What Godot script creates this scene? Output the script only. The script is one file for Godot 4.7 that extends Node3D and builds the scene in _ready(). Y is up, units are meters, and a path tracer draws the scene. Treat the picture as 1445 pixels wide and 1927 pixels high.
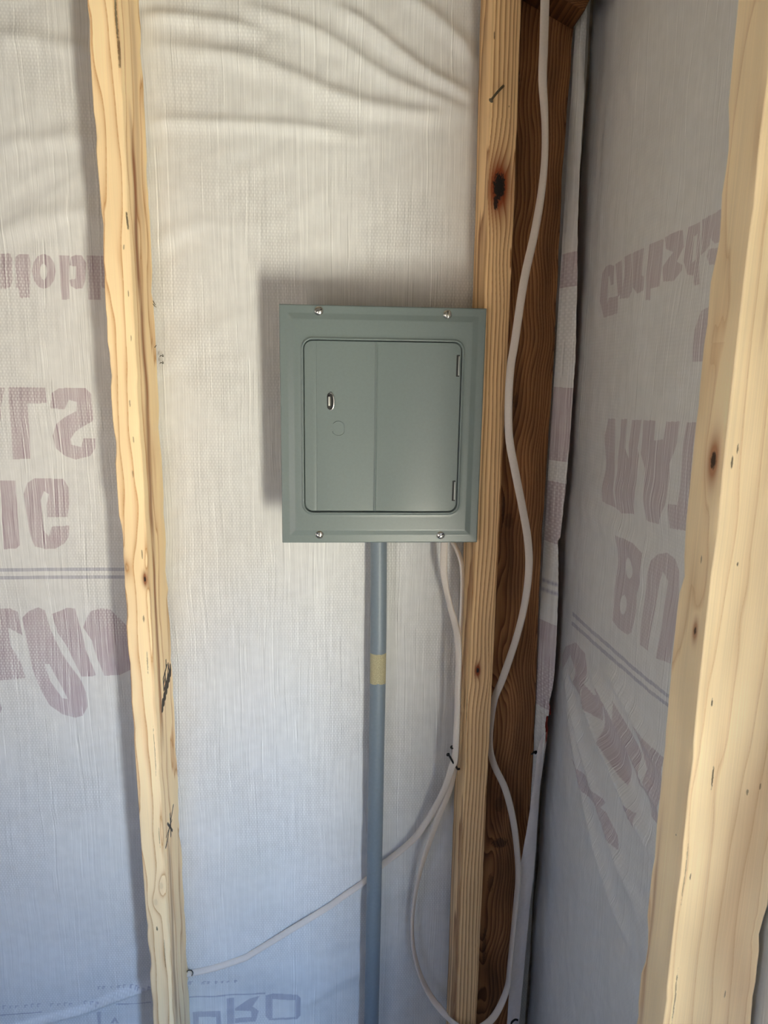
extends Node3D

# An unfinished room corner: house wrap behind studs, a grey load centre, its conduit and cables.
# Metres, y up, floor at 0; the back wall's wrap lies at z = -1.09, the right wall's at x = 0.366.

const BACK_Z := -1.09
const RIGHT_X := 0.366

var rng := RandomNumberGenerator.new()
var taken := {}


# ---------------------------------------------------------------- nodes

func numbered(called: String) -> String:
	if not taken.has(called):
		taken[called] = 0
		return called
	taken[called] += 1
	return "%s_%03d" % [called, taken[called]]


func tag(o: Node, label: String, category: String, group := "") -> void:
	o.set_meta("label", label)
	o.set_meta("category", category)
	if group:
		o.set_meta("group", group)


func thing(called: String, label: String, category: String, at := Vector3.ZERO, group := "") -> Node3D:
	var o := Node3D.new()
	o.name = numbered(called)
	o.position = at
	add_child(o, true)
	tag(o, label, category, group)
	return o


func obj(called: String, m: Mesh, mat: Material, parent: Node = null, at := Vector3.ZERO) -> MeshInstance3D:
	var o := MeshInstance3D.new()
	o.name = numbered(called) if parent == null else called
	o.mesh = m
	o.material_override = mat
	o.cast_shadow = GeometryInstance3D.SHADOW_CASTING_SETTING_ON
	o.position = at
	(parent if parent else self).add_child(o, true)
	return o


func struct(called: String, m: Mesh, mat: Material, label: String, category: String) -> MeshInstance3D:
	var o := obj(called, m, mat)
	o.set_meta("kind", "structure")
	tag(o, label, category)
	return o


# ---------------------------------------------------------------- meshes

# A sheet of nu x nv points (u runs right and v up when seen from its front). Closed: the last column repeats the first.
func sheet(p: PackedVector3Array, uv: PackedVector2Array, nu: int, nv: int, closed := false) -> ArrayMesh:
	var n := PackedVector3Array()
	n.resize(p.size())
	for j in nv:
		for i in nu:
			var a := i - 1
			var b := i + 1
			if closed:
				a = nu - 2 if i == 0 else i - 1
				b = 1 if i == nu - 1 else i + 1
			else:
				a = maxi(a, 0)
				b = mini(b, nu - 1)
			var du := p[j * nu + b] - p[j * nu + a]
			var dv := p[mini(j + 1, nv - 1) * nu + i] - p[maxi(j - 1, 0) * nu + i]
			var c := du.cross(dv)
			n[j * nu + i] = c.normalized() if c.length_squared() > 1e-18 else Vector3.ZERO
	for j in nv:
		for i in nu:
			if n[j * nu + i] == Vector3.ZERO:
				var k := j * nu + i
				var other := n[mini(j + 1, nv - 1) * nu + i] + n[maxi(j - 1, 0) * nu + i]
				n[k] = other.normalized() if other.length_squared() > 1e-12 else Vector3.UP
	var idx := PackedInt32Array()
	idx.resize((nu - 1) * (nv - 1) * 6)
	var k := 0
	for j in nv - 1:
		for i in nu - 1:
			var a := j * nu + i
			idx[k] = a
			idx[k + 1] = a + nu + 1
			idx[k + 2] = a + 1
			idx[k + 3] = a
			idx[k + 4] = a + nu
			idx[k + 5] = a + nu + 1
			k += 6
	var arr := []
	arr.resize(Mesh.ARRAY_MAX)
	arr[Mesh.ARRAY_VERTEX] = p
	arr[Mesh.ARRAY_NORMAL] = n
	if uv.size() == p.size():
		arr[Mesh.ARRAY_TEX_UV] = uv
	arr[Mesh.ARRAY_INDEX] = idx
	var m := ArrayMesh.new()
	m.add_surface_from_arrays(Mesh.PRIMITIVE_TRIANGLES, arr)
	return m


func join(list: Array) -> ArrayMesh:
	var st := SurfaceTool.new()
	st.begin(Mesh.PRIMITIVE_TRIANGLES)
	for e in list:
		st.append_from(e[0], 0, e[1])
	return st.commit()


# A rounded rectangle's points, anticlockwise seen from +z, starting at the middle of the right edge; the first repeats at the end.
func ring(hw: float, hh: float, r: float, z: float, c := Vector2.ZERO, seg := 8) -> PackedVector3Array:
	var out := PackedVector3Array()
	out.append(Vector3(c.x + hw, c.y, z))
	var corners := [Vector2(hw - r, hh - r), Vector2(-hw + r, hh - r), Vector2(-hw + r, -hh + r), Vector2(hw - r, -hh + r)]
	for q in 4:
		for s in seg + 1:
			var t := PI / 2.0 * (q + float(s) / seg)
			out.append(Vector3(c.x + corners[q].x + r * cos(t), c.y + corners[q].y + r * sin(t), z))
	out.append(Vector3(c.x + hw, c.y, z))
	return out


# Rings as [half width, half height, radius, z], from the outside in (and towards +z).
func loft(rings: Array, c := Vector2.ZERO, seg := 8) -> ArrayMesh:
	var p := PackedVector3Array()
	var nu := 0
	for r in rings:
		var one := ring(r[0], r[1], r[2], r[3], c, seg)
		nu = one.size()
		p.append_array(one)
	return sheet(p, PackedVector2Array(), nu, rings.size(), true)


# A box with chamfered upright and cross edges.
func slab(size: Vector3, at := Vector3.ZERO, b := 0.002) -> Array:
	var x := size.x / 2
	var y := size.y / 2
	var z := size.z / 2
	var m := loft([[0.0, 0.0, 0.0, -z], [x - b, y - b, 0.0001, -z], [x, y, b, -z + b], [x, y, b, z - b], [x - b, y - b, 0.0001, z], [0.0, 0.0, 0.0, z]], Vector2.ZERO, 2)
	return [m, Transform3D(Basis(), at)]


func spline(list: Array, steps: int) -> Array:
	var out := []
	for i in list.size() - 1:
		var a: Array = list[maxi(i - 1, 0)]
		var b: Array = list[i]
		var c: Array = list[i + 1]
		var d: Array = list[mini(i + 2, list.size() - 1)]
		for s in steps:
			var t := float(s) / steps
			var e := []
			for k in b.size():
				e.append(cubic_interpolate(b[k], c[k], a[k], d[k], t))
			out.append(e)
	out.append(list[-1])
	return out


# An oval swept along [x, y, z, turn] points; the turn (degrees) rolls its wide side away from the viewer.
func sweep(list: Array, wide: float, thick: float, nu := 14) -> ArrayMesh:
	var p := PackedVector3Array()
	var n := list.size()
	for j in range(-1, n + 1):
		var i := clampi(j, 0, n - 1)
		var c := Vector3(list[i][0], list[i][1], list[i][2])
		var nx: Array = list[mini(i + 1, n - 1)]
		var pr: Array = list[maxi(i - 1, 0)]
		var t := (Vector3(nx[0], nx[1], nx[2]) - Vector3(pr[0], pr[1], pr[2])).normalized()
		var side := t.cross(Vector3(0, 0, 1))
		if side.length() < 0.05:
			side = t.cross(Vector3(0, 1, 0))
		side = side.normalized().rotated(t, deg_to_rad(list[i][3]))
		var b := t.cross(side)
		var k := 0.0 if j != i else 1.0
		for u in nu + 1:
			var a := TAU * u / nu
			# a flat cable: a superellipse rather than an ellipse
			var cx := signf(cos(a)) * pow(absf(cos(a)), 0.8)
			var cy := signf(sin(a)) * pow(absf(sin(a)), 0.8)
			p.append(c + (side * cx * wide + b * cy * thick) * k)
	return sheet(p, PackedVector2Array(), nu + 1, n + 2, true)


# A solid of revolution about +z: [radius, z] from the rim at the back to the middle at the front.
func lathe(profile: Array, nu := 24) -> ArrayMesh:
	var p := PackedVector3Array()
	for e in profile:
		for u in nu + 1:
			var a := TAU * u / nu
			p.append(Vector3(e[0] * cos(a), e[0] * sin(a), e[1]))
	return sheet(p, PackedVector2Array(), nu + 1, profile.size(), true)


# Along -> value, straight lines between [along, value] pairs sorted by along.
func along(table: Array, at: float) -> float:
	if at <= table[0][0]:
		return table[0][1]
	for i in table.size() - 1:
		if at <= table[i + 1][0]:
			return lerpf(table[i][1], table[i + 1][1], (at - table[i][0]) / (table[i + 1][0] - table[i][0]))
	return table[-1][1]


# ---------------------------------------------------------------- sawn timber

# A stud standing from y0 to y1: x0 its left side, z1 its front, w wide in x, d deep in z. bend: [y, dx] pairs; wane: how much its arrises vary.
func timber(w: float, d: float, x0: float, z1: float, y0: float, y1: float, bend: Array, wane: float, seed_: int, ta: float, tb: float, arris := [], r := 0.0028, skew := 0.0) -> ArrayMesh:
	var noise := FastNoiseLite.new()
	noise.seed = seed_
	noise.frequency = 14.0
	noise.fractal_octaves = 2
	var per := 2.0 * (w + d)
	var nv := 160
	var prof := []   # [x, z, perimeter, corner share]
	var corners := [[0.0, 0.0, -1.0, 1.0], [w, 0.0, 1.0, 1.0], [w, -d, 1.0, -1.0], [0.0, -d, -1.0, -1.0]]
	var lens := [w, d, w, d]
	var run := 0.0
	for q in 4:
		var a: Array = corners[q]
		var b: Array = corners[(q + 1) % 4]
		var from := Vector2(a[0], a[1])
		var to := Vector2(b[0], b[1])
		var dir := (to - from).normalized()
		# the corner that opens this face
		var inward := Vector2(-a[2], -a[3]) * r
		var c := from + inward
		for s in 4:
			var t := float(s) / 3.0
			var start := atan2(-dir.y, dir.x)   # unused guide for readers: faces run right, back, left, front
			var n0 := Vector2(corners[q][2], 0.0) if q % 2 == 0 else Vector2(0.0, corners[q][3])
			var n1 := Vector2(0.0, corners[q][3]) if q % 2 == 0 else Vector2(corners[q][2], 0.0)
			var nn := (n0 * cos(t * PI / 2) + n1 * sin(t * PI / 2)).normalized()
			var pos := c + nn * r
			prof.append([pos.x, pos.y, run + (pos - from).dot(dir) * (1.0 if t > 0.5 else 0.0), 1.0, a[2], a[3]])
		for s in range(1, 5):
			var pos := from.lerp(to, s / 5.0)
			prof.append([pos.x, pos.y, run + lens[q] * s / 5.0, 0.0, 0.0, 0.0])
		run += lens[q]
	prof.append(prof[0].duplicate())
	prof[-1][2] = per
	var nu := prof.size()
	var p := PackedVector3Array()
	var uv := PackedVector2Array()
	for j in range(-1, nv + 1):
		var t := clampf(float(j) / (nv - 1), 0.0, 1.0)
		var y := lerpf(y0, y1, t)
		var dx := along(bend, y)
		var cut: float = along(arris, y) if arris.size() else 0.0   # front left arris worn back by this much
		for e in prof:
			var x: float = e[0]
			var z: float = e[1]
			if e[3] > 0.0:
				var k := maxf(0.0, noise.get_noise_2d(e[4] * 3.1 + e[5] * 7.7, y)) * wane
				x -= e[4] * k
				z -= e[5] * k * 0.8
				if e[4] < 0.0 and e[5] > 0.0:
					x += cut
					z -= cut * 0.4
			else:
				x += noise.get_noise_2d(50.0 + e[2] * 5.0, y) * wane * 0.15
			if j < 0 or j >= nv:
				x = w / 2
				z = -d / 2
			p.append(Vector3(x0 + x + dx - z / d * skew, y, z1 + z))
			uv.append(Vector2(e[2] / per, 1.0 - (y - ta) / (tb - ta)))
	return sheet(p, uv, nu, nv + 2, true)


# The colours of the four sides of a stud, unrolled: rings round a pith at (px, pz), bent by knots.
# knots: [perimeter, y, radius, push, darkness]; dabs: [perimeter, y, half width, half height, darkness].
func wood(seed_: int, tw: int, th: int, w: float, d: float, ta: float, tb: float, o: Dictionary) -> ImageTexture:
	var r := RandomNumberGenerator.new()
	r.seed = seed_
	var noise := FastNoiseLite.new()
	noise.seed = seed_
	noise.frequency = 1.0
	noise.fractal_octaves = 3
	var per := 2.0 * (w + d)
	var xs := PackedFloat32Array()
	var zs := PackedFloat32Array()
	var s1 := PackedFloat32Array()
	var s2 := PackedFloat32Array()
	for i in tw:
		var s := per * (i + 0.5) / tw
		var x := 0.0
		var z := 0.0
		if s < w:
			x = s
		elif s < w + d:
			x = w
			z = -(s - w)
		elif s < 2 * w + d:
			x = w - (s - w - d)
			z = -d
		else:
			z = -d + (s - 2 * w - d)
		xs.append(x)
		zs.append(z)
		s1.append(r.randf_range(-1, 1))
		s2.append(r.randf_range(-1, 1))
	var early: Color = o.early.srgb_to_linear()
	var late: Color = o.late.srgb_to_linear()
	var heart: Color = o.get("heart", Color(0.62, 0.36, 0.2)).srgb_to_linear()
	var pith: Vector2 = o.pith
	var lean: Vector2 = o.get("lean", Vector2.ZERO)
	var gap: float = o.gap
	var sharp: float = o.get("sharp", 3.0)
	var depth: float = o.get("depth", 1.0)
	var fibre: float = o.get("fibre", 0.06)
	var wob: float = o.wob
	var blotch: float = o.get("blotch", 0.1)
	var warp: float = o.get("warp", 0.45)
	var knots: Array = o.get("knots", [])
	var dabs: Array = o.get("dabs", [])
	var stain: Array = o.get("stain", [])
	var data := PackedByteArray()
	data.resize(tw * th * 3)
	var to8 := PackedByteArray()
	to8.resize(1025)
	for i in 1025:
		var c := Color(i / 1024.0, 0, 0).linear_to_srgb().r
		to8[i] = int(clampf(c, 0, 1) * 255.0 + 0.5)
	for j in th:
		var y := tb - (tb - ta) * (j + 0.5) / th
		var px := pith.x + lean.x * (y - 1.3) + noise.get_noise_2d(y * o.get("wave", 1.2), 11.0) * wob
		var pz := pith.y + lean.y * (y - 1.3) + noise.get_noise_2d(y * o.get("wave", 1.2), 77.0) * wob
		var near := []
		for k in knots:
			if absf(y - k[1]) < k[2] * 7.0:
				near.append(k)
		var near_dabs := []
		for k in dabs:
			if absf(y - k[1]) < k[3] * 1.6:
				near_dabs.append(k)
		var mix_t := 0.5 + 0.5 * sin(y * 23.0)
		var at := j * tw * 3
		for i in tw:
			var dx := xs[i] - px
			var dz := zs[i] - pz
			var s := per * (i + 0.5) / tw
			var q := sqrt(dx * dx + dz * dz) + noise.get_noise_2d(s * 22.0, y * 3.0) * gap * warp
			var dark := 0.0
			var red := 0.0
			for k in near:
				var ks: float = s - k[0]
				if ks > per / 2:
					ks -= per
				elif ks < -per / 2:
					ks += per
				var ky: float = (y - k[1]) * 0.42
				var g: float = (ks * ks + ky * ky) / (k[2] * k[2])
				q += k[3] * gap * exp(-g * 0.4)
				var core: float = (ks * ks + ky * ky * 1.8) / (k[2] * k[2] * 0.3) + noise.get_noise_2d(s * 300.0, y * 220.0) * 0.7
				if core < 1.6:
					dark = maxf(dark, k[4] * clampf(1.6 - core, 0.0, 1.0))
				red = maxf(red, k[4] * minf(0.95, 1.35 * exp(-g * 0.6)))
			for k in near_dabs:
				var a: float = (s - k[0]) / k[2]
				var b: float = (y - k[1]) / k[3]
				var g := a * a + b * b + noise.get_noise_2d(s * 400.0, y * 160.0) * 0.8
				if g < 1.0:
					dark = maxf(dark, k[4] * minf(1.0, (1.0 - g) * 2.5))
			for k in stain:   # long reddish streaks: [perimeter, half width, from y, to y, strength]
				if y > k[2] and y < k[3]:
					var a: float = (s - k[0] - noise.get_noise_2d(y * 3.0, k[0] * 90.0) * k[1] * 1.5) / k[1]
					red = maxf(red, k[4] * exp(-a * a) * clampf((y - k[2]) * 12.0, 0, 1) * clampf((k[3] - y) * 12.0, 0, 1))
			var f := q / gap
			f -= floorf(f)
			var l := pow(f, sharp) if f < 0.93 else (1.0 - f) / 0.07
			l *= depth
			var tone := 1.0 + fibre * (s1[i] * mix_t + s2[i] * (1.0 - mix_t)) + blotch * noise.get_noise_2d(s * 14.0, y * 3.2)
			var cr := lerpf(early.r, late.r, l) * tone
			var cg := lerpf(early.g, late.g, l) * tone
			var cb := lerpf(early.b, late.b, l) * tone
			if red > 0.004:
				cr = lerpf(cr, heart.r, red)
				cg = lerpf(cg, heart.g, red)
				cb = lerpf(cb, heart.b, red)
			if dark > 0.0:
				cr = lerpf(cr, 0.012, dark)
				cg = lerpf(cg, 0.008, dark)
				cb = lerpf(cb, 0.006, dark)
			data[at] = to8[int(clampf(cr, 0, 1) * 1024)]
			data[at + 1] = to8[int(clampf(cg, 0, 1) * 1024)]
			data[at + 2] = to8[int(clampf(cb, 0, 1) * 1024)]
			at += 3
	var im := Image.create_from_data(tw, th, false, Image.FORMAT_RGB8, data)
	if o.has("paint"):
		o.paint.call(im)
	return ImageTexture.create_from_image(im)


func wood_material(t: Texture2D, bump := 0.06) -> StandardMaterial3D:
	var m := StandardMaterial3D.new()
	m.albedo_texture = t
	m.roughness = 0.62
	m.metallic_specular = 0.35
	m.heightmap_enabled = true
	m.heightmap_texture = t
	m.heightmap_scale = bump
	return m


# ---------------------------------------------------------------- house wrap

# Fills closed outlines (x, y, x, y, ... in metres) into a mask, even-odd for each list of outlines.
func fill(mask: PackedFloat32Array, tw: int, th: int, box: Rect2, outlines: Array, ink: float) -> void:
	for j in th:
		var y := box.end.y - box.size.y * (j + 0.5) / th
		var cuts := []
		for q in outlines:
			var n: int = q.size() / 2
			for i in n:
				var ax: float = q[i * 2]
				var ay: float = q[i * 2 + 1]
				var k := (i + 1) % n
				var bx: float = q[k * 2]
				var by: float = q[k * 2 + 1]
				if (ay > y) != (by > y):
					cuts.append(ax + (y - ay) / (by - ay) * (bx - ax))
		cuts.sort()
		for c in range(0, cuts.size() - 1, 2):
			var a: float = (cuts[c] - box.position.x) / box.size.x * tw
			var b: float = (cuts[c + 1] - box.position.x) / box.size.x * tw
			for i in range(maxi(0, floori(a)), mini(tw, ceili(b))):
				var part := minf(i + 1.0, b) - maxf(float(i), a)
				if part > 0.0:
					mask[j * tw + i] = maxf(mask[j * tw + i], minf(part, 1.0) * ink)


# Woven wrap: rows of small bubbles, fine upright creases and print that shows through from the far side.
# Returns [colour, relief].
func wrap_textures(seed_: int, tw: int, th: int, box: Rect2, prints: Array, blues: Array, seams: Array, bubbles: float, base := 0.845) -> Array:
	var r := RandomNumberGenerator.new()
	r.seed = seed_
	var mask := PackedFloat32Array()
	mask.resize(tw * th)
	for q in prints:
		fill(mask, tw, th, box, q, 1.0)
	var blue := PackedFloat32Array()
	blue.resize(tw * th)
	for q in blues:
		fill(blue, tw, th, box, q, 1.0)
	var noise := FastNoiseLite.new()
	noise.seed = seed_
	noise.frequency = 1.0
	noise.fractal_octaves = 2
	# upright creases, ending short, bunched, each with a lit ridge and shaded flank put into the colour
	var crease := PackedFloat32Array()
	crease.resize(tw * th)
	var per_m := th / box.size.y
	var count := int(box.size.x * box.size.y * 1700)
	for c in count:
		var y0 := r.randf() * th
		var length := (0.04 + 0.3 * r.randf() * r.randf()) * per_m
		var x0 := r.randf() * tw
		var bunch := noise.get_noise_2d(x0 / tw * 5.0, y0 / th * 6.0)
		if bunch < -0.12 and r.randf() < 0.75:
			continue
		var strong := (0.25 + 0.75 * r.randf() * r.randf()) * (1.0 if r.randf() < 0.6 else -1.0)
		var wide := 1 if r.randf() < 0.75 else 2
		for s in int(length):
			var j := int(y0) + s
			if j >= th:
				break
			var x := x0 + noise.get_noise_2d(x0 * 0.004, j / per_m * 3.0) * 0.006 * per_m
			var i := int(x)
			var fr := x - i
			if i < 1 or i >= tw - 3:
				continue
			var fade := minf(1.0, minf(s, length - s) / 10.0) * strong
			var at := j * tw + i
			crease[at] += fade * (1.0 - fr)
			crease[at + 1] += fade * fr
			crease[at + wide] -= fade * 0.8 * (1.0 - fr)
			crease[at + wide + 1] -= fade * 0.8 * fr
	var col := PackedByteArray()
	col.resize(tw * th * 3)
	var rel := PackedByteArray()
	rel.resize(tw * th)
	var pitch := 0.0052
	# fine upright threads, drawn anew every few centimetres
	var thread := []
	for k in int(th / 55.0) + 4:
		var line := PackedFloat32Array()
		line.resize(tw)
		for i in tw:
			var v := r.randf_range(-1, 1)
			line[i] = v * v * v
		thread.append(line)
	var start := PackedFloat32Array()
	for i in tw:
		start.append(r.randf() * 1.5)
	for j in th:
		var y := box.end.y - box.size.y * (j + 0.5) / th
		var seam := 0.0
		for q in seams:
			seam = maxf(seam, 1.0 - absf(y - q[0]) / q[1])
		var sy := y / (pitch * 0.866)
		var at := j * tw
		var tb := j / 55.0
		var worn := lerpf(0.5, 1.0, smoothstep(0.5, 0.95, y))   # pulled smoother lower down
		for i in tw:
			var x := box.position.x + box.size.x * (i + 0.5) / tw
			# hexagonal bubbles
			var sx := x / pitch
			var row := floorf(sy)
			var fx := sx + 0.5 * fmod(absf(row), 2.0)
			fx = fx - floorf(fx) - 0.5
			var fy := (sy - row - 0.5) * 0.866
			var dot := clampf(1.0 - (fx * fx + fy * fy) * 7.0, 0.0, 1.0)
			var low := 0.0
			if i % 4 == 0 or i == 0:
				low = noise.get_noise_2d(x * 5.0, y * 4.0)
				blot = noise.get_noise_2d(x * 40.0 + 300.0, y * 40.0)
			else:
				low = last_low
			last_low = low
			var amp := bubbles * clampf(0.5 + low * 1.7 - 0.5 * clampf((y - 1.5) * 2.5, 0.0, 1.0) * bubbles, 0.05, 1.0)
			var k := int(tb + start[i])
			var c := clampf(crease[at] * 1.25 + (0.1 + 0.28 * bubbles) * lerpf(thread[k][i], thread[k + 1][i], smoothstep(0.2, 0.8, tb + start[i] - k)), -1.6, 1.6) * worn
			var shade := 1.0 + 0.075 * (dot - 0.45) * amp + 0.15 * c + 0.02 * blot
			var cr := base * shade
			var cg := base * shade
			var cb := base * 0.994 * shade
			var m := mask[at]
			if m > 0.0:
				m *= (0.66 + 0.34 * bubbles) * clampf(0.7 - 0.95 * c - 0.4 * dot * amp + 0.16 * blot, 0.0, 1.7)
				cr *= 1.0 - 0.185 * m
				cg *= 1.0 - 0.255 * m
				cb *= 1.0 - 0.22 * m
			var q := blue[at] 
			if seam > 0.0:
				q = maxf(q, seam * 1.3 * (0.75 if fmod(x * 230.0, 1.0) < 0.6 else 1.2))
			if q > 0.0:
				q *= clampf(0.85 - 0.4 * c + 0.2 * blot, 0.0, 1.4)
				cr *= 1.0 - 0.19 * q
				cg *= 1.0 - 0.19 * q
				cb *= 1.0 - 0.14 * q
			col[at * 3] = int(clampf(cr, 0, 1) * 255)
			col[at * 3 + 1] = int(clampf(cg, 0, 1) * 255)
			col[at * 3 + 2] = int(clampf(cb, 0, 1) * 255)
			rel[at] = int(clampf(0.4 + 0.28 * dot * amp + 0.3 * c + 0.03 * blot, 0, 1) * 255)
			at += 1
	return [ImageTexture.create_from_image(Image.create_from_data(tw, th, false, Image.FORMAT_RGB8, col)), ImageTexture.create_from_image(Image.create_from_data(tw, th, false, Image.FORMAT_L8, rel))]

var last_low := 0.0
var blot := 0.0


func wrap_material(pair: Array, relief := 0.05) -> StandardMaterial3D:
	var m := StandardMaterial3D.new()
	m.albedo_texture = pair[0]
	m.texture_repeat = false
	m.roughness = 0.5
	m.metallic_specular = 0.4
	m.heightmap_enabled = true
	m.heightmap_texture = pair[1]
	m.heightmap_scale = relief
	return m


# Wrinkles: each fold is [points (x, y, ...), height, half width]; the ridge is followed as y over x.
func fold_height(folds: Array, columns: Array, i: int, y: float) -> float:
	var h := 0.0
	for k in folds.size():
		var c: float = columns[k][i]
		if c > -50.0:
			var dy: float = (y - c) * columns[k][-1][i]
			var half: float = folds[k][2]
			if absf(dy) < half * 3.5:
				h += folds[k][1] * columns[k][-2][i] * exp(-dy * dy / (half * half))
	return h


# For every column of a sheet: where each fold's ridge is, how fast it fades at its ends and how steep it runs.
func fold_columns(folds: Array, xs: PackedFloat32Array) -> Array:
	var out := []
	for f in folds:
		var pairs := []
		for i in range(0, f[0].size(), 2):
			pairs.append([f[0][i], f[0][i + 1]])
		pairs.sort_custom(func(a, b): return a[0] < b[0])
		var fine := spline(pairs, 6)
		var line := []
		var fade := []
		var cosine := []
		var span: float = pairs[-1][0] - pairs[0][0]
		for x in xs:
			if x < pairs[0][0] or x > pairs[-1][0]:
				line.append(-99.0)
				fade.append(0.0)
				cosine.append(1.0)
				continue
			var y := along(fine, x)
			var slope := (along(fine, x + 0.004) - along(fine, x - 0.004)) / 0.008
			line.append(y)
			fade.append(clampf(minf(x - pairs[0][0], pairs[-1][0] - x) / (span * 0.18), 0.0, 1.0))
			cosine.append(1.0 / sqrt(1.0 + slope * slope))
		line.append(fade)
		line.append(cosine)
		out.append(line)
	return out


# ---------------------------------------------------------------- plain materials

func paint(c: Color, rough: float, metal := 0.0, spec := 0.5) -> StandardMaterial3D:
	var m := StandardMaterial3D.new()
	m.albedo_color = c
	m.roughness = rough
	m.metallic = metal
	m.metallic_specular = spec
	return m


func speckled(c: Color, rough: float, scale_: float, relief: float, spread := 0.06) -> StandardMaterial3D:
	var m := paint(c, rough)
	var n := FastNoiseLite.new()
	n.seed = 5
	n.frequency = 0.05
	n.fractal_octaves = 3
	var t := NoiseTexture2D.new()
	t.width = 256
	t.height = 256
	t.seamless = true
	t.noise = n
	var g := Gradient.new()
	g.set_color(0, Color(1 - spread, 1 - spread, 1 - spread))
	g.set_color(1, Color(1, 1, 1))
	t.color_ramp = g
	m.albedo_texture = t
	m.heightmap_enabled = true
	m.heightmap_texture = t
	m.heightmap_scale = relief
	m.uv1_triplanar = true
	m.uv1_scale = Vector3.ONE * scale_
	return m


# ---------------------------------------------------------------- the place

func _ready() -> void:
	rng.seed = 7
	# camera
	var cam := Camera3D.new()
	cam.name = "camera"
	cam.position = Vector3(0, 1.45, 0)
	cam.basis = Basis(Vector3.UP, deg_to_rad(-4.0)) * Basis(Vector3.RIGHT, deg_to_rad(-11.05)) * Basis(Vector3.BACK, deg_to_rad(0.844))
	cam.fov = 73.77
	cam.near = 0.05
	cam.far = 200.0
	add_child(cam)
	cam.current = true

	# sky, sun and exposure
	var env := Environment.new()
	env.background_mode = Environment.BG_SKY
	var sky := Sky.new()
	var sm := ProceduralSkyMaterial.new()
	sm.sky_top_color = Color(0.5, 0.64, 0.92)
	sm.sky_horizon_color = Color(0.87, 0.9, 0.95)
	sm.ground_bottom_color = Color(0.45, 0.42, 0.36)
	sm.ground_horizon_color = Color(0.7, 0.68, 0.62)
	sm.sky_energy_multiplier = 1.0
	sky.sky_material = sm
	env.sky = sky
	env.tonemap_mode = Environment.TONE_MAPPER_LINEAR
	env.tonemap_exposure = 3.5
	env.sdfgi_enabled = true
	env.ssao_enabled = true
	env.ssil_enabled = true
	var we := WorldEnvironment.new()
	we.name = "world_environment"
	we.environment = env
	add_child(we)
	var sun := DirectionalLight3D.new()
	sun.name = "sun"
	sun.light_color = Color(1.0, 0.97, 0.93)
	sun.light_energy = 5.0
	sun.light_angular_distance = 0.6
	sun.shadow_enabled = true
	sun.sky_mode = DirectionalLight3D.SKY_MODE_LIGHT_ONLY
	sun.basis = Basis.looking_at(Vector3(0.12, -1.0, 0.62))
	add_child(sun)
	# area lamps added outside the narrow opening, standing for sunlit ground and open sky
	daylight("added_ground_lamp", Vector3(0.768, 0.42, 0.75), Vector3(0.1, 2.0, -0.7), Vector2(0.7, 0.8), Color(1.0, 0.985, 0.9), 5.6)
	daylight("added_sky_lamp", Vector3(1.0, 2.2, 1.2), Vector3(-0.25, 0.5, -1.09), Vector2(0.8, 0.6), Color(0.64, 0.8, 1.0), 6.4)

	build_room()
	build_studs()
	build_panel()
	build_conduit()
	build_cables()
	build_loose_wrap()
	build_nails()


func daylight(called: String, at: Vector3, to: Vector3, size: Vector2, c: Color, energy: float) -> void:  # an added area lamp standing in for light from outdoors
	var l := AreaLight3D.new()
	l.name = called
	l.area_size = size
	l.light_color = c
	l.light_energy = energy
	l.area_range = 12.0
	l.area_attenuation = 2.0
	l.shadow_enabled = true
	add_child(l)
	l.look_at_from_position(at, to)


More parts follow.
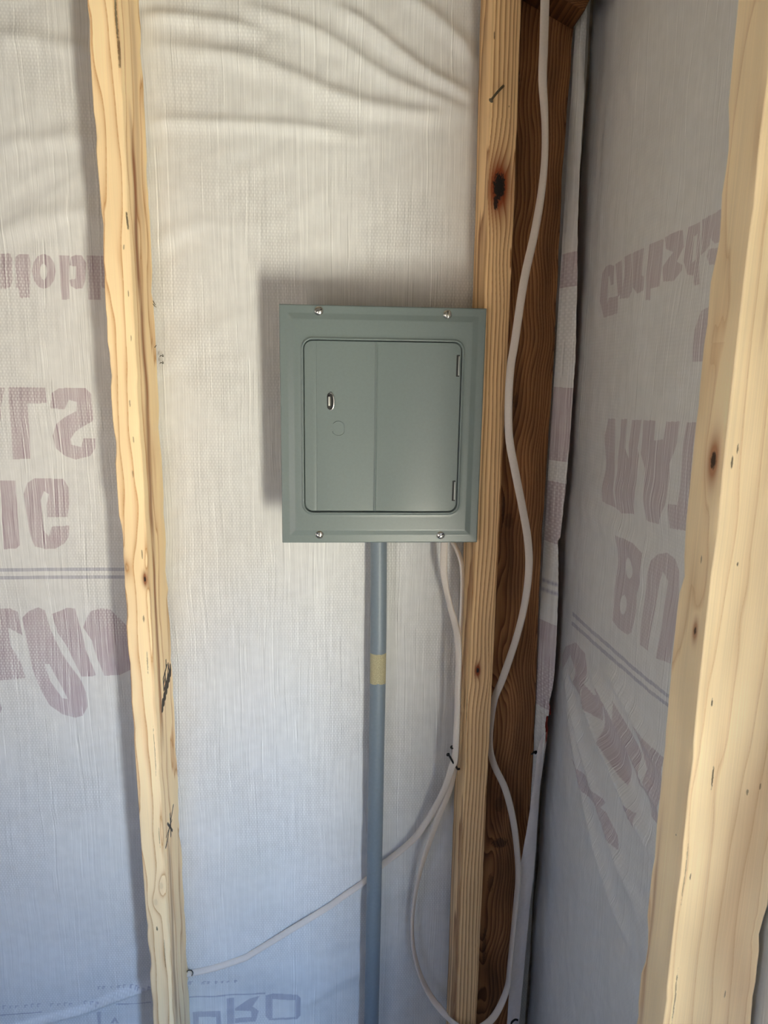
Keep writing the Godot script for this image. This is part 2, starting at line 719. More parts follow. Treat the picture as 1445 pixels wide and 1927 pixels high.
func build_room() -> void:
	var sheathing := speckled(Color(0.74, 0.69, 0.62), 0.8, 3.0, 0.1, 0.2)
	var white := paint(Color(0.86, 0.86, 0.84), 0.6)
	# ground outside, floor and ceiling
	struct("ground", join([slab(Vector3(60, 0.2, 60), Vector3(0, -0.45, 0))]), speckled(Color(0.69, 0.65, 0.6), 0.95, 0.7, 0.3, 0.2), "pale sunlit ground outside the building", "ground")
	struct("floor", join([slab(Vector3(2.8, 0.1, 1.5), Vector3(-0.97, -0.05, -0.43))]), speckled(Color(0.62, 0.6, 0.58), 0.8, 2.0, 0.1, 0.2), "bare subfloor under the stud walls", "floor")
	struct("ceiling", join([slab(Vector3(3.3, 0.1, 2.0), Vector3(-0.72, 2.5, -0.18))]), sheathing, "bare ceiling boards over the stud walls", "ceiling")
	# left wall with an added fill-light opening, and an unseen partition added so its gap, sill and header shape the light
	struct("wall_left", join([slab(Vector3(0.08, 2.45, 0.5), Vector3(-2.24, 1.225, -0.9)), slab(Vector3(0.08, 2.45, 0.5), Vector3(-2.24, 1.225, 0.0)), slab(Vector3(0.08, 0.7, 0.4), Vector3(-2.24, 0.35, -0.45)), slab(Vector3(0.08, 0.75, 0.4), Vector3(-2.24, 2.075, -0.45))]), white, "wrapped wall far to the left with an opening added for fill light", "wall")
	struct("added_partition", join([slab(Vector3(1.42, 2.45, 0.1), Vector3(-1.51, 1.225, 0.17)), slab(Vector3(0.665, 2.45, 0.1), Vector3(-0.0475, 1.225, 0.17)), slab(Vector3(0.47, 0.7, 0.1), Vector3(-0.585, 0.35, 0.17)), slab(Vector3(0.47, 1.0, 0.1), Vector3(-0.585, 1.95, 0.17)), slab(Vector3(0.5, 0.88, 0.1), Vector3(0.53, 2.01, 0.17)), slab(Vector3(0.5, 0.54, 0.1), Vector3(0.53, 0.27, 0.17))]), white, "unseen partition added behind the viewer, its openings shaping the light", "wall")

	# back wall: sheathing with the wrap drawn over it
	var back := struct("wall_back", join([slab(Vector3(3.2, 2.45, 0.06), Vector3(-1.12, 1.225, BACK_Z - 0.05))]), sheathing, "back wall of white woven house wrap behind the studs", "wall")
	var box := Rect2(-0.66, 0.2, 1.03, 1.82)
	var prints := [
		# upper row of round letters
		[[-0.4936, 1.6222, -0.48, 1.6225, -0.4773, 1.6153, -0.4792, 1.5857, -0.4827, 1.5761, -0.4899, 1.5726, -0.4981, 1.5724]],
		[[-0.4723, 1.6181, -0.4665, 1.622, -0.4529, 1.6223, -0.4511, 1.6106, -0.4573, 1.5607, -0.4711, 1.5601, -0.4714, 1.573, -0.4753, 1.575]],
		[[-0.4169, 1.5991, -0.4201, 1.5865, -0.4269, 1.5772, -0.4356, 1.5737, -0.4437, 1.5769, -0.4491, 1.5859, -0.4504, 1.5982, -0.4471, 1.6107, -0.4403, 1.6199, -0.4317, 1.6234, -0.4236, 1.6203, -0.4182, 1.6114], [-0.4289, 1.5984, -0.43, 1.5926, -0.4323, 1.5883, -0.435, 1.5867, -0.4375, 1.5882, -0.4391, 1.5924, -0.4393, 1.5981, -0.4381, 1.6039, -0.4359, 1.6081, -0.4332, 1.6097, -0.4307, 1.6082, -0.4291, 1.6041]],
		[[-0.4104, 1.6217, -0.3956, 1.622, -0.3998, 1.5596, -0.4105, 1.5591]],
		[[-0.3936, 1.6201, -0.3859, 1.6232, -0.3777, 1.6229, -0.3722, 1.6126, -0.3745, 1.5882, -0.3795, 1.5758, -0.3893, 1.5749, -0.3959, 1.5788, -0.3978, 1.5876, -0.3883, 1.5892, -0.3867, 1.6068, -0.3963, 1.6079]],
		[[-0.3708, 1.6227, -0.3515, 1.6232, -0.3541, 1.5599, -0.3716, 1.5595]],
		[[-0.3501, 1.6232, -0.3404, 1.6235, -0.3313, 1.6136, -0.3328, 1.5891, -0.3434, 1.5759, -0.3516, 1.5778]],
		# row of wide capitals
		[[-0.511, 1.4287, -0.5039, 1.4288, -0.5108, 1.4045, -0.5167, 1.3663]],
		[[-0.4986, 1.4289, -0.4443, 1.4296, -0.4431, 1.4059, -0.4719, 1.4055, -0.4748, 1.3198, -0.5009, 1.3196]],
		[[-0.4353, 1.4213, -0.424, 1.4287, -0.3854, 1.4298, -0.3764, 1.4208, -0.3754, 1.3801, -0.3956, 1.3687, -0.4059, 1.3611, -0.4127, 1.3511, -0.4121, 1.3423, -0.3977, 1.3387, -0.3931, 1.3525, -0.3747, 1.3527, -0.377, 1.3363, -0.3851, 1.3249, -0.4077, 1.319, -0.4232, 1.3246, -0.4357, 1.3371, -0.4391, 1.3559, -0.4316, 1.3746, -0.4188, 1.3846, -0.3999, 1.3947, -0.399, 1.4083, -0.4108, 1.4112, -0.4179, 1.397, -0.4395, 1.3979]],
		# second row of capitals
		[[-0.5239, 1.2857, -0.5008, 1.2858, -0.5029, 1.1819, -0.5089, 1.1766, -0.5276, 1.176]],
		[[-0.4904, 1.2641, -0.4828, 1.282, -0.4711, 1.2898, -0.4283, 1.2887, -0.4219, 1.2746, -0.4225, 1.2488, -0.4265, 1.2279, -0.4569, 1.2279, -0.4567, 1.2474, -0.4523, 1.2642, -0.4593, 1.2693, -0.4653, 1.2551, -0.4643, 1.2056, -0.4575, 1.1964, -0.4513, 1.2122, -0.4251, 1.2135, -0.4276, 1.195, -0.4347, 1.1844, -0.4491, 1.1758, -0.4642, 1.1752, -0.48, 1.1799, -0.4858, 1.2004]],
		# slanted script
		[[-0.5428, 1.0765, -0.5278, 1.0772, -0.5157, 1.0706, -0.5115, 1.0313, -0.5337, 1.0447, -0.5305, 1.0117, -0.5163, 0.9832, -0.5124, 0.9571, -0.5539, 0.9536]],
		[[-0.5098, 1.0608, -0.4983, 1.0721, -0.4828, 1.0784, -0.4727, 1.0735, -0.4664, 1.0374, -0.4525, 1.0007, -0.4362, 0.972, -0.4239, 0.9497, -0.4175, 0.9291, -0.4169, 0.9033, -0.4267, 0.8862, -0.4394, 0.8829, -0.4591, 0.8903, -0.4779, 0.9079, -0.4911, 0.9373, -0.499, 0.9712], [-0.4799, 0.981, -0.4723, 0.9809, -0.4478, 0.9177, -0.4569, 0.9196, -0.4732, 0.9489]],
		[[-0.4627, 1.0669, -0.4503, 1.0716, -0.4378, 1.0772, -0.4258, 1.0755, -0.4189, 1.0435, -0.4125, 1.0035, -0.4, 0.9595, -0.4064, 0.9571, -0.4233, 0.9574, -0.4297, 0.9769, -0.4426, 1.0106, -0.4561, 1.034]],
		[[-0.4088, 1.0582, -0.4004, 1.0712, -0.3849, 1.0759, -0.3698, 1.0742, -0.3626, 1.0659, -0.331, 1.0292, -0.3341, 0.9721, -0.3613, 0.9589, -0.3861, 0.9585, -0.3952, 0.9865, -0.4022, 1.0201, -0.4144, 1.0434]],
		[[-0.5576, 0.9121, -0.5552, 0.9043, -0.5571, 0.8975, -0.5592, 0.8949]],
	]
	var blues := [
		[[-0.1326, 0.3136, -0.1178, 0.3172, -0.0735, 0.3147, -0.0674, 0.307, -0.0678, 0.2656, -0.0741, 0.2576, -0.1262, 0.2601, -0.1334, 0.2695], [-0.12, 0.3047, -0.0774, 0.3023, -0.0778, 0.2626, -0.1206, 0.2643]],
		[[-0.2047, 0.3104, -0.1908, 0.311, -0.1916, 0.2551, -0.2051, 0.2553]],
		[[-0.1895, 0.289, -0.1621, 0.308, -0.1436, 0.3128, -0.1576, 0.2901, -0.1455, 0.2791, -0.1521, 0.2587, -0.1904, 0.2565, -0.1901, 0.2669, -0.1593, 0.268, -0.1603, 0.2799, -0.1896, 0.284]],
		[[-0.2675, 0.2861, -0.2165, 0.2847, -0.2161, 0.256, -0.2247, 0.2565, -0.2247, 0.2733, -0.2571, 0.2744, -0.2576, 0.2584, -0.2674, 0.259]],
		[[-0.3025, 0.3179, -0.1325, 0.3201, -0.1325, 0.3171, -0.3026, 0.315]],
		[[-0.6126, 0.3022, -0.5383, 0.3043, -0.5385, 0.3019, -0.6128, 0.2992]],
		[[-0.4055, 0.3107, -0.3424, 0.3117, -0.3425, 0.3096, -0.4056, 0.3083]],
		[[-0.4417, 0.2944, -0.4341, 0.2955, -0.4352, 0.2694, -0.4407, 0.2697]],
		[[-0.4181, 0.2684, -0.4096, 0.2833, -0.403, 0.2675, -0.4068, 0.2677, -0.4102, 0.2741, -0.4136, 0.2681]],
	]
	# two lines of small print, too worn to read
	for k in 22:
		var x := -0.44 + k * 0.0118
		for s in 2:
			if rng.randf() < 0.8:
				var a := x + rng.randf() * 0.006
				var h := 0.004 + rng.randf() * 0.004
				blues.append([[a, 0.345, a + 0.0018, 0.345, a + 0.0018, 0.345 + h, a, 0.345 + h]])
				blues.append([[a, 0.345 + h, a + 0.005, 0.345 + h, a + 0.005, 0.3435 + h, a, 0.3435 + h]])
	for k in 16:
		var x := -0.62 + k * 0.0118
		if rng.randf() < 0.85:
			var a := x + rng.randf() * 0.005
			var h := 0.005 + rng.randf() * 0.004
			var y := 0.314
			blues.append([[a, y, a + 0.0018, y, a + 0.0018, y + h, a, y + h]])
			blues.append([[a, y + h, a + 0.006, y + h, a + 0.006, y + h - 0.0016, a, y + h - 0.0016]])
	var seams := []
	blues.append([[-0.66, 1.1442, -0.3, 1.1442, -0.3, 1.1389, -0.66, 1.1389]])
	blues.append([[-0.66, 1.131, -0.3, 1.131, -0.3, 1.1257, -0.66, 1.1257]])
	var folds := [
		[[-0.0215, 1.9705, 0.0267, 1.9512, 0.0798, 1.918, 0.1331, 1.8855, 0.2104, 1.8519], 0.009, 0.009],
		[[-0.1531, 1.9644, -0.0964, 1.9523, -0.0419, 1.9366, 0.0095, 1.9129, 0.0448, 1.8924, 0.0977, 1.8666, 0.2112, 1.8333], 0.008, 0.010],
		[[-0.2787, 1.908, -0.2466, 1.9053, -0.1454, 1.8961, -0.0773, 1.8783, -0.008, 1.8539, 0.0453, 1.8405, 0.1125, 1.8324, 0.2113, 1.8304], 0.009, 0.012],
		[[-0.284, 1.8091, -0.218, 1.8094, -0.1477, 1.8099, -0.0582, 1.8076, 0.0505, 1.7957], 0.006, 0.009],
		[[-0.2819, 1.9438, -0.2119, 1.943, -0.1612, 1.9387, -0.102, 1.9292], 0.007, 0.009],
		[[0.0784, 1.9993, 0.1247, 1.9678, 0.164, 1.941, 0.2083, 1.9027], 0.008, 0.011],
		[[-0.4815, 1.9137, -0.4536, 1.9083, -0.3875, 1.9006, -0.3248, 1.8939], 0.004, 0.012],
		[[-0.4947, 1.7721, -0.4505, 1.7751, -0.3985, 1.7818, -0.3243, 1.7824], 0.004, 0.013],
		[[-0.5061, 1.649, -0.452, 1.6687, -0.3908, 1.6829, -0.3377, 1.6866], 0.004, 0.014],
		[[-0.2872, 1.6327, -0.2397, 1.6563, -0.185, 1.669, -0.091, 1.6791], 0.002, 0.012],
		[[-0.6351, 0.2607, -0.5909, 0.2709, -0.5069, 0.2927, -0.4537, 0.3058, -0.3921, 0.3313, -0.3346, 0.3512, -0.2812, 0.3668], 0.012, 0.005],
		[[-0.0895, 0.9067, -0.0307, 0.9281, 0.038, 0.958, 0.0596, 0.9722], 0.0025, 0.009],
		[[-0.223, 1.0467, -0.1617, 1.0618, -0.0845, 1.087, 0.0051, 1.1276], 0.0025, 0.011],
		[[0.0858, 1.0387, 0.1213, 1.0666, 0.1653, 1.1036, 0.1914, 1.1312], 0.003, 0.01],
		[[0.0783, 0.933, 0.1145, 0.9597, 0.1597, 0.9804, 0.2048, 1.0039], 0.0025, 0.01],
		[[-0.5943, 0.7003, -0.4865, 0.7223, -0.397, 0.7297, -0.3339, 0.7329], 0.003, 0.016],
		[[-0.2852, 0.606, -0.2007, 0.6348, -0.0695, 0.6514, 0.0436, 0.711], 0.003, 0.02],
		[[0.0844, 0.5034, 0.123, 0.5353, 0.1617, 0.5559, 0.2041, 0.6093], 0.003, 0.014],
		[[-0.0731, 0.2804, -0.0131, 0.3244, 0.0266, 0.3516, 0.0564, 0.3675], 0.003, 0.014],
	]
	var bumpy := FastNoiseLite.new()
	bumpy.seed = 21
	bumpy.frequency = 1.0
	bumpy.fractal_octaves = 2
	var p := PackedVector3Array()
	var uv := PackedVector2Array()
	var xs := PackedFloat32Array()
	var nu := 300
	var nv := 430
	for i in nu:
		xs.append(lerpf(-0.72, 0.366, float(i) / (nu - 1)))
	var cols := fold_columns(folds, xs)
	for j in nv:
		var y := lerpf(0.12, 2.12, float(j) / (nv - 1))
		for i in nu:
			var x := xs[i]
			var h := fold_height(folds, cols, i, y)
			h += 0.0035 * bumpy.get_noise_2d(x * 2.2, y * 4.5) + 0.0016 * bumpy.get_noise_2d((x * 0.9 + y * 0.35) * 7.0, (y * 0.9 - x * 0.45) * 22.0)
			p.append(Vector3(x, y, BACK_Z + h))
			uv.append(Vector2((x - box.position.x) / box.size.x, (box.end.y - y) / box.size.y))
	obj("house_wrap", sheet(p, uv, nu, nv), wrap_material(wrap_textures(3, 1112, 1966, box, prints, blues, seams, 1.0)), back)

	# right wall: it ends at the added light gap beside the viewer
	var z0 := 0.05
	var right := struct("wall_right", join([slab(Vector3(0.06, 2.45, 1.2), Vector3(RIGHT_X + 0.05, 1.225, -0.55))]), sheathing, "right wall of white woven house wrap beyond the near stud", "wall")
	var rbox := Rect2(-1.1, 0.24, 0.68, 1.66)
	var rprints := [
		# round letters
		[[-0.9795, 1.6006, -0.971, 1.6071, -0.9538, 1.6072, -0.94, 1.6031, -0.9372, 1.5794, -0.9483, 1.5794, -0.9547, 1.5928, -0.9603, 1.5922, -0.9568, 1.5552, -0.9526, 1.5632, -0.9193, 1.5622, -0.9167, 1.5402, -0.9534, 1.5386, -0.9651, 1.5381, -0.9818, 1.5621]],
		[[-0.9368, 1.6053, -0.9177, 1.6069, -0.9076, 1.5649, -0.919, 1.5608]],
		[[-0.9097, 1.6103, -0.8848, 1.61, -0.8737, 1.5622, -0.8838, 1.5556, -0.9132, 1.5582, -0.9046, 1.5845]],
		[[-0.8815, 1.6094, -0.8479, 1.6104, -0.8443, 1.5773, -0.8364, 1.575, -0.8347, 1.5588, -0.8539, 1.5573, -0.8626, 1.5622, -0.8731, 1.5673]],
		[[-0.8334, 1.6108, -0.7965, 1.6104, -0.7936, 1.576, -0.7941, 1.5586, -0.8064, 1.559, -0.8161, 1.559, -0.8148, 1.5456, -0.8265, 1.5468]],
		[[-0.7942, 1.6117, -0.7731, 1.6132, -0.7561, 1.612, -0.7489, 1.5933, -0.7617, 1.5802, -0.7475, 1.5747, -0.7476, 1.5692, -0.7626, 1.5602, -0.7858, 1.5628, -0.7916, 1.5792, -0.7713, 1.5918, -0.7876, 1.598]],
		[[-0.7459, 1.6132, -0.7206, 1.6131, -0.7086, 1.5635, -0.7037, 1.5493, -0.7166, 1.5499, -0.7197, 1.5598, -0.7348, 1.563, -0.7457, 1.5776], [-0.7311, 1.6007, -0.7236, 1.6013, -0.7195, 1.5756, -0.7279, 1.5738]],
		[[-0.7165, 1.6138, -0.6982, 1.6144, -0.6934, 1.5855, -0.6997, 1.5815, -0.7094, 1.5781]],
		[[-0.6971, 1.6141, -0.6772, 1.616, -0.6709, 1.5843, -0.6844, 1.5848, -0.6959, 1.5929]],
		[[-0.6936, 1.5815, -0.6698, 1.5788, -0.6667, 1.5631, -0.6885, 1.5655, -0.6964, 1.5749]],
		[[-0.6941, 1.5222, -0.6804, 1.525, -0.6704, 1.524, -0.66, 1.4713, -0.7023, 1.4723, -0.7032, 1.504]],
		# capitals
		[[-0.9197, 1.4008, -0.8945, 1.4023, -0.887, 1.349, -0.8683, 1.2862, -0.912, 1.287, -0.9186, 1.3453, -0.9281, 1.3762]],
		[[-0.8748, 1.4028, -0.8561, 1.4039, -0.8545, 1.367, -0.8378, 1.3547, -0.8428, 1.3729, -0.8406, 1.4037, -0.8117, 1.4054, -0.8165, 1.3708, -0.8096, 1.3625, -0.8074, 1.3116, -0.8135, 1.2878, -0.819, 1.2879, -0.8522, 1.2819, -0.8587, 1.2843, -0.8665, 1.2853, -0.8749, 1.3504]],
		[[-0.8052, 1.4052, -0.7739, 1.4071, -0.7716, 1.3839, -0.7494, 1.3875, -0.7467, 1.4072, -0.7176, 1.4095, -0.7192, 1.3866, -0.7302, 1.3622, -0.7261, 1.3473, -0.7285, 1.3158, -0.7415, 1.2909, -0.7719, 1.2878, -0.7771, 1.2889, -0.7891, 1.3494, -0.805, 1.3653]],
		[[-0.7037, 1.4094, -0.6687, 1.4112, -0.6519, 1.2996, -0.6794, 1.2968, -0.7173, 1.2919, -0.7225, 1.318, -0.704, 1.3203, -0.7039, 1.3605, -0.7057, 1.3898]],
		# second capitals
		[[-0.8544, 1.2518, -0.8094, 1.2532, -0.7795, 1.2469, -0.7758, 1.2354, -0.7804, 1.2091, -0.7856, 1.1921, -0.779, 1.1738, -0.7873, 1.1422, -0.798, 1.1354, -0.8258, 1.1329, -0.8464, 1.1363, -0.851, 1.1764, -0.8493, 1.218], [-0.8045, 1.2211, -0.8045, 1.214, -0.8071, 1.208, -0.8118, 1.2047, -0.8172, 1.205, -0.822, 1.2089, -0.8247, 1.2154, -0.8247, 1.2227, -0.8219, 1.2287, -0.8172, 1.2319, -0.8118, 1.2314, -0.8072, 1.2275], [-0.8097, 1.1711, -0.8096, 1.1645, -0.8119, 1.1588, -0.8159, 1.1555, -0.8207, 1.1556, -0.8249, 1.1591, -0.8274, 1.1651, -0.8274, 1.1718, -0.825, 1.1775, -0.8209, 1.1807, -0.8162, 1.1804, -0.8121, 1.1769]],
		[[-0.7573, 1.2442, -0.7439, 1.2549, -0.7232, 1.2621, -0.7018, 1.2603, -0.6918, 1.2496, -0.6844, 1.1842, -0.6869, 1.1449, -0.7181, 1.1375, -0.7163, 1.166, -0.7147, 1.2315, -0.7283, 1.2391, -0.7358, 1.2011, -0.739, 1.1385, -0.7605, 1.1373, -0.7642, 1.1978]],
		# script below the seam
		[[-1.0262, 1.0262, -0.9831, 1.0504, -0.943, 1.0491, -0.9099, 0.988, -0.9407, 0.9727, -0.9704, 1.0098, -1.0011, 1.0231, -1.0279, 0.984, -1.0374, 1.006]],
		[[-0.949, 1.0147, -0.9299, 1.0146, -0.8973, 0.9884, -0.8545, 0.9869, -0.8698, 1.0224, -0.8921, 1.0065]],
		[[-0.8748, 1.0267, -0.8448, 1.0183, -0.8124, 1.0093, -0.7622, 0.9695, -0.7582, 0.949, -0.7907, 0.9551, -0.8341, 0.965]],
		[[-0.8312, 1.0283, -0.7929, 1.0197, -0.7401, 1.0054, -0.7173, 0.9681, -0.735, 0.9639, -0.765, 0.9832, -0.8036, 1.0015]],
		[[-0.9597, 0.8667, -0.9019, 0.8742, -0.8252, 0.8803, -0.8365, 0.8555, -0.8971, 0.85]],
		[[-0.7682, 1.0329, -0.7235, 1.0296, -0.6841, 1.0315, -0.6804, 0.9993, -0.6815, 0.9493, -0.6983, 0.9474, -0.7198, 0.9957]],
		[[-0.7576, 0.9292, -0.7257, 0.9327, -0.7192, 0.9162, -0.7514, 0.9148]],
		[[-0.8642, 0.8663, -0.8153, 0.8703, -0.7764, 0.865, -0.7663, 0.8507, -0.8025, 0.8457]],
	]
	var rblues := [
		[[-1.0077, 1.0921, -0.8888, 1.0987, -0.7883, 1.102, -0.6833, 1.1089, -0.6824, 1.1045, -0.7872, 1.0965, -0.8876, 1.0925, -1.0065, 1.0859]],
		[[-1.007, 1.0766, -0.9246, 1.0824, -0.8169, 1.0882, -0.73, 1.0936, -0.6812, 1.0986, -0.6804, 1.0943, -0.7291, 1.089, -0.8158, 1.0825, -0.9234, 1.0759, -1.0058, 1.0705]],
	]
	var rfolds := [
		[[-1.01, 0.9981, -0.8968, 0.9888, -0.8337, 0.965, -0.7895, 0.9524, -0.7218, 0.9286], 0.009, 0.008],
		[[-0.982, 1.0238, -0.9075, 0.9994, -0.8607, 0.9733, -0.8168, 0.9552, -0.7365, 0.9256, -0.6747, 0.9069], 0.011, 0.009],
		[[-1.0306, 0.9936, -0.9657, 0.9423, -0.8987, 0.9004, -0.8285, 0.8616, -0.7502, 0.8322, -0.6978, 0.8081], 0.009, 0.009],
		[[-1.0171, 0.9532, -0.9279, 0.874, -0.8598, 0.814, -0.7719, 0.7663, -0.7018, 0.7513], 0.007, 0.01],
		[[-0.9264, 1.0392, -0.8603, 1.0209, -0.7925, 1.0021, -0.7332, 0.9857, -0.6669, 0.9674], 0.009, 0.009],
		[[-0.8704, 1.0716, -0.8019, 1.0495, -0.742, 1.0302, -0.6694, 1.0122], 0.007, 0.01],
		[[-1.019, 1.2706, -0.9087, 1.2638, -0.816, 1.2451, -0.7233, 1.2184], 0.005, 0.018],
		[[-1.013, 1.3006, -0.8794, 1.3062, -0.7689, 1.3117, -0.6799, 1.3051], 0.004, 0.02],
	]
	p = PackedVector3Array()
	uv = PackedVector2Array()
	xs = PackedFloat32Array()
	nu = 220
	nv = 430
	for i in nu:
		xs.append(lerpf(BACK_Z, z0, float(i) / (nu - 1)))
	cols = fold_columns(rfolds, xs)
	for j in nv:
		var y := lerpf(0.12, 2.12, float(j) / (nv - 1))
		for i in nu:
			var z := xs[i]
			var h := fold_height(rfolds, cols, i, y)
			h += 0.004 * bumpy.get_noise_2d(z * 3.0 + 40.0, y * 3.5) + 0.0012 * bumpy.get_noise_2d((z * 0.8 + y * 0.5) * 26.0, (y * 0.8 - z * 0.5) * 9.0 + 30.0)
			# held flat behind the near stud
			h *= clampf((-z - 0.53) * 12.0, 0.0, 1.0)
			p.append(Vector3(RIGHT_X + 0.004 - h, y, z))
			uv.append(Vector2((z - rbox.position.x) / rbox.size.x, (rbox.end.y - y) / rbox.size.y))
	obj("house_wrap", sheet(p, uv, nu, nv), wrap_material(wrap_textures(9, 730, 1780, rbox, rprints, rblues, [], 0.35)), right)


func build_studs() -> void:
	# left stud
	var w := 0.0385
	var d := 0.088
	var t := wood(11, 448, 1760, w, d, 0.2, 2.05, {
		"early": Color(0.99, 0.88, 0.7), "late": Color(0.74, 0.5, 0.26), "pith": Vector2(-0.06, -0.09), "gap": 0.0125, "sharp": 6.0, "wob": 0.012, "fibre": 0.04, "depth": 0.9,
		"knots": [[0.0345, 1.1517, 0.004, -0.7, 1.0], [0.004, 1.17, 0.006, 0.9, 0.25], [0.02, 0.6, 0.006, 0.8, 0.1], [0.0315, 0.63, 0.006, 1.2, 0.1]],
		"dabs": [[0.0385, 1.9, 0.0012, 0.03, 0.8], [0.0392, 1.86, 0.0016, 0.02, 0.7], [0.0382, 1.655, 0.0011, 0.012, 0.8], [0.03, 1.62, 0.0012, 0.004, 0.5], [0.0335, 1.56, 0.001, 0.005, 0.6], [0.034, 1.5, 0.001, 0.004, 0.6], [0.026, 1.41, 0.001, 0.006, 0.5], [0.028, 1.36, 0.0009, 0.005, 0.5], [0.024, 1.31, 0.001, 0.006, 0.5], [0.031, 1.19, 0.0012, 0.008, 0.6], [0.028, 1.09, 0.0013, 0.007, 0.6], [0.03, 1.02, 0.001, 0.02, 0.5], [0.034, 0.87, 0.0009, 0.05, 0.5], [0.033, 0.72, 0.001, 0.02, 0.5], [0.02, 0.55, 0.0012, 0.004, 0.8], [0.03, 0.5, 0.0008, 0.03, 0.5]],
		"stain": [[0.066, 0.008, 1.5, 1.82, 0.9], [0.07, 0.008, 1.15, 1.62, 0.8], [0.062, 0.005, 0.85, 1.25, 0.85], [0.058, 0.006, 0.3, 0.75, 0.6], [0.095, 0.01, 1.6, 2.0, 0.3]], "heart": Color(0.54, 0.3, 0.16),
		"paint": func(im: Image): stamp_marks(im, w, d)})
	var m := timber(w, d, -0.3185, -1.0, 0.0, 2.45, [[0.0, 0.001], [0.36, 0.0025], [0.7, 0.0012], [1.0, 0.0], [1.26, 0.0], [1.5, -0.001], [2.4, 0.0]], 0.0035, 31, 0.2, 2.05, [[0.36, 0.003], [0.7, 0.002], [1.1, 0.001], [1.17, 0.003], [1.25, 0.0], [1.52, 0.0], [1.6, 0.001], [1.66, 0.0022], [1.75, 0.0]], 0.0022, 0.006)
	var o := obj("wall_stud", m, wood_material(t))
	tag(o, "pale knotty pine stud left of the grey panel, black grade stamp on its side", "stud")

	# the stud the panel hangs on
	t = wood(12, 448, 1760, w, d, 0.2, 2.05, {
		"early": Color(0.94, 0.8, 0.6), "late": Color(0.56, 0.345, 0.17), "pith": Vector2(0.16, -0.02), "lean": Vector2(0.008, 0.0), "gap": 0.006, "sharp": 2.0, "wob": 0.01, "wave": 0.8, "fibre": 0.05,
		"knots": [[0.0155, 1.7124, 0.0125, -2.2, 1.0], [0.014, 0.9986, 0.004, -0.9, 1.0], [0.03, 1.62, 0.01, -0.9, 0.0], [0.024, 0.99, 0.012, 0.8, 0.0]],
		"dabs": [[0.0155, 1.7137, 0.0088, 0.0185, 1.0], [0.0118, 1.693, 0.0035, 0.012, 0.95], [0.003, 1.9, 0.0008, 0.006, 0.7], [0.026, 1.815, 0.0007, 0.001, 0.8], [0.25, 0.9371, 0.002, 0.012, 0.75], [0.25, 0.9187, 0.0018, 0.01, 0.8], [0.251, 0.718, 0.0015, 0.01, 0.75]],
		"heart": Color(0.5, 0.2, 0.06)})
	m = timber(w, d, 0.2085, -1.0, 0.0, 2.45, [[0.0, 0.001], [0.33, 0.001], [0.7, 0.0], [1.25, 0.0], [1.7, -0.001], [1.95, -0.005], [2.4, -0.009]], 0.0012, 32, 0.2, 2.05)
	o = obj("wall_stud", m, wood_material(t))
	tag(o, "straight-grained pine stud with a black knot hole, behind the panel's right edge", "stud")

	# the dark stud turned flat in the corner
	var dw := 0.0865
	var dd := 0.0375
	t = wood(13, 448, 1760, dw, dd, 0.2, 2.05, {
		"early": Color(0.6, 0.425, 0.28), "late": Color(0.33, 0.19, 0.1), "pith": Vector2(0.002, -0.03), "lean": Vector2(-0.006, 0.004), "gap": 0.0046, "sharp": 1.5, "wob": 0.02, "wave": 2.2, "fibre": 0.14, "depth": 1.0, "blotch": 0.7, "warp": 1.1,
		"knots": [[0.03, 1.23, 0.012, 0.9, 0.35], [0.03, 0.7251, 0.014, 0.8, 0.3], [0.055, 0.7404, 0.02, 0.7, 0.0], [0.045, 0.99, 0.012, 0.6, 0.1]],
		"dabs": [[0.02, 1.25, 0.002, 0.03, 0.55], [0.035, 0.65, 0.016, 0.01, 0.6], [0.022, 0.57, 0.006, 0.02, 0.4], [0.016, 0.44, 0.004, 0.04, 0.5], [0.012, 1.86, 0.002, 0.02, 0.5], [0.01, 1.62, 0.0025, 0.012, 0.5], [0.03, 1.42, 0.004, 0.012, 0.4]],
		"heart": Color(0.3, 0.12, 0.04)})
	m = timber(dw, dd, 0.2485, -1.052, 0.0, 2.45, [[0.0, 0.004], [0.73, 0.003], [0.83, 0.003], [0.956, 0.0], [1.1, -0.004], [1.2, -0.005], [1.5, -0.003], [1.75, -0.007], [1.95, -0.003], [2.4, 0.0]], 0.0015, 33, 0.2, 2.05)
	o = obj("wall_stud", m, wood_material(t))
	tag(o, "dark brown stud turned flat into the corner behind the white cable", "stud")

	# the near stud on the right wall
	var nw := 0.081
	var nd := 0.045
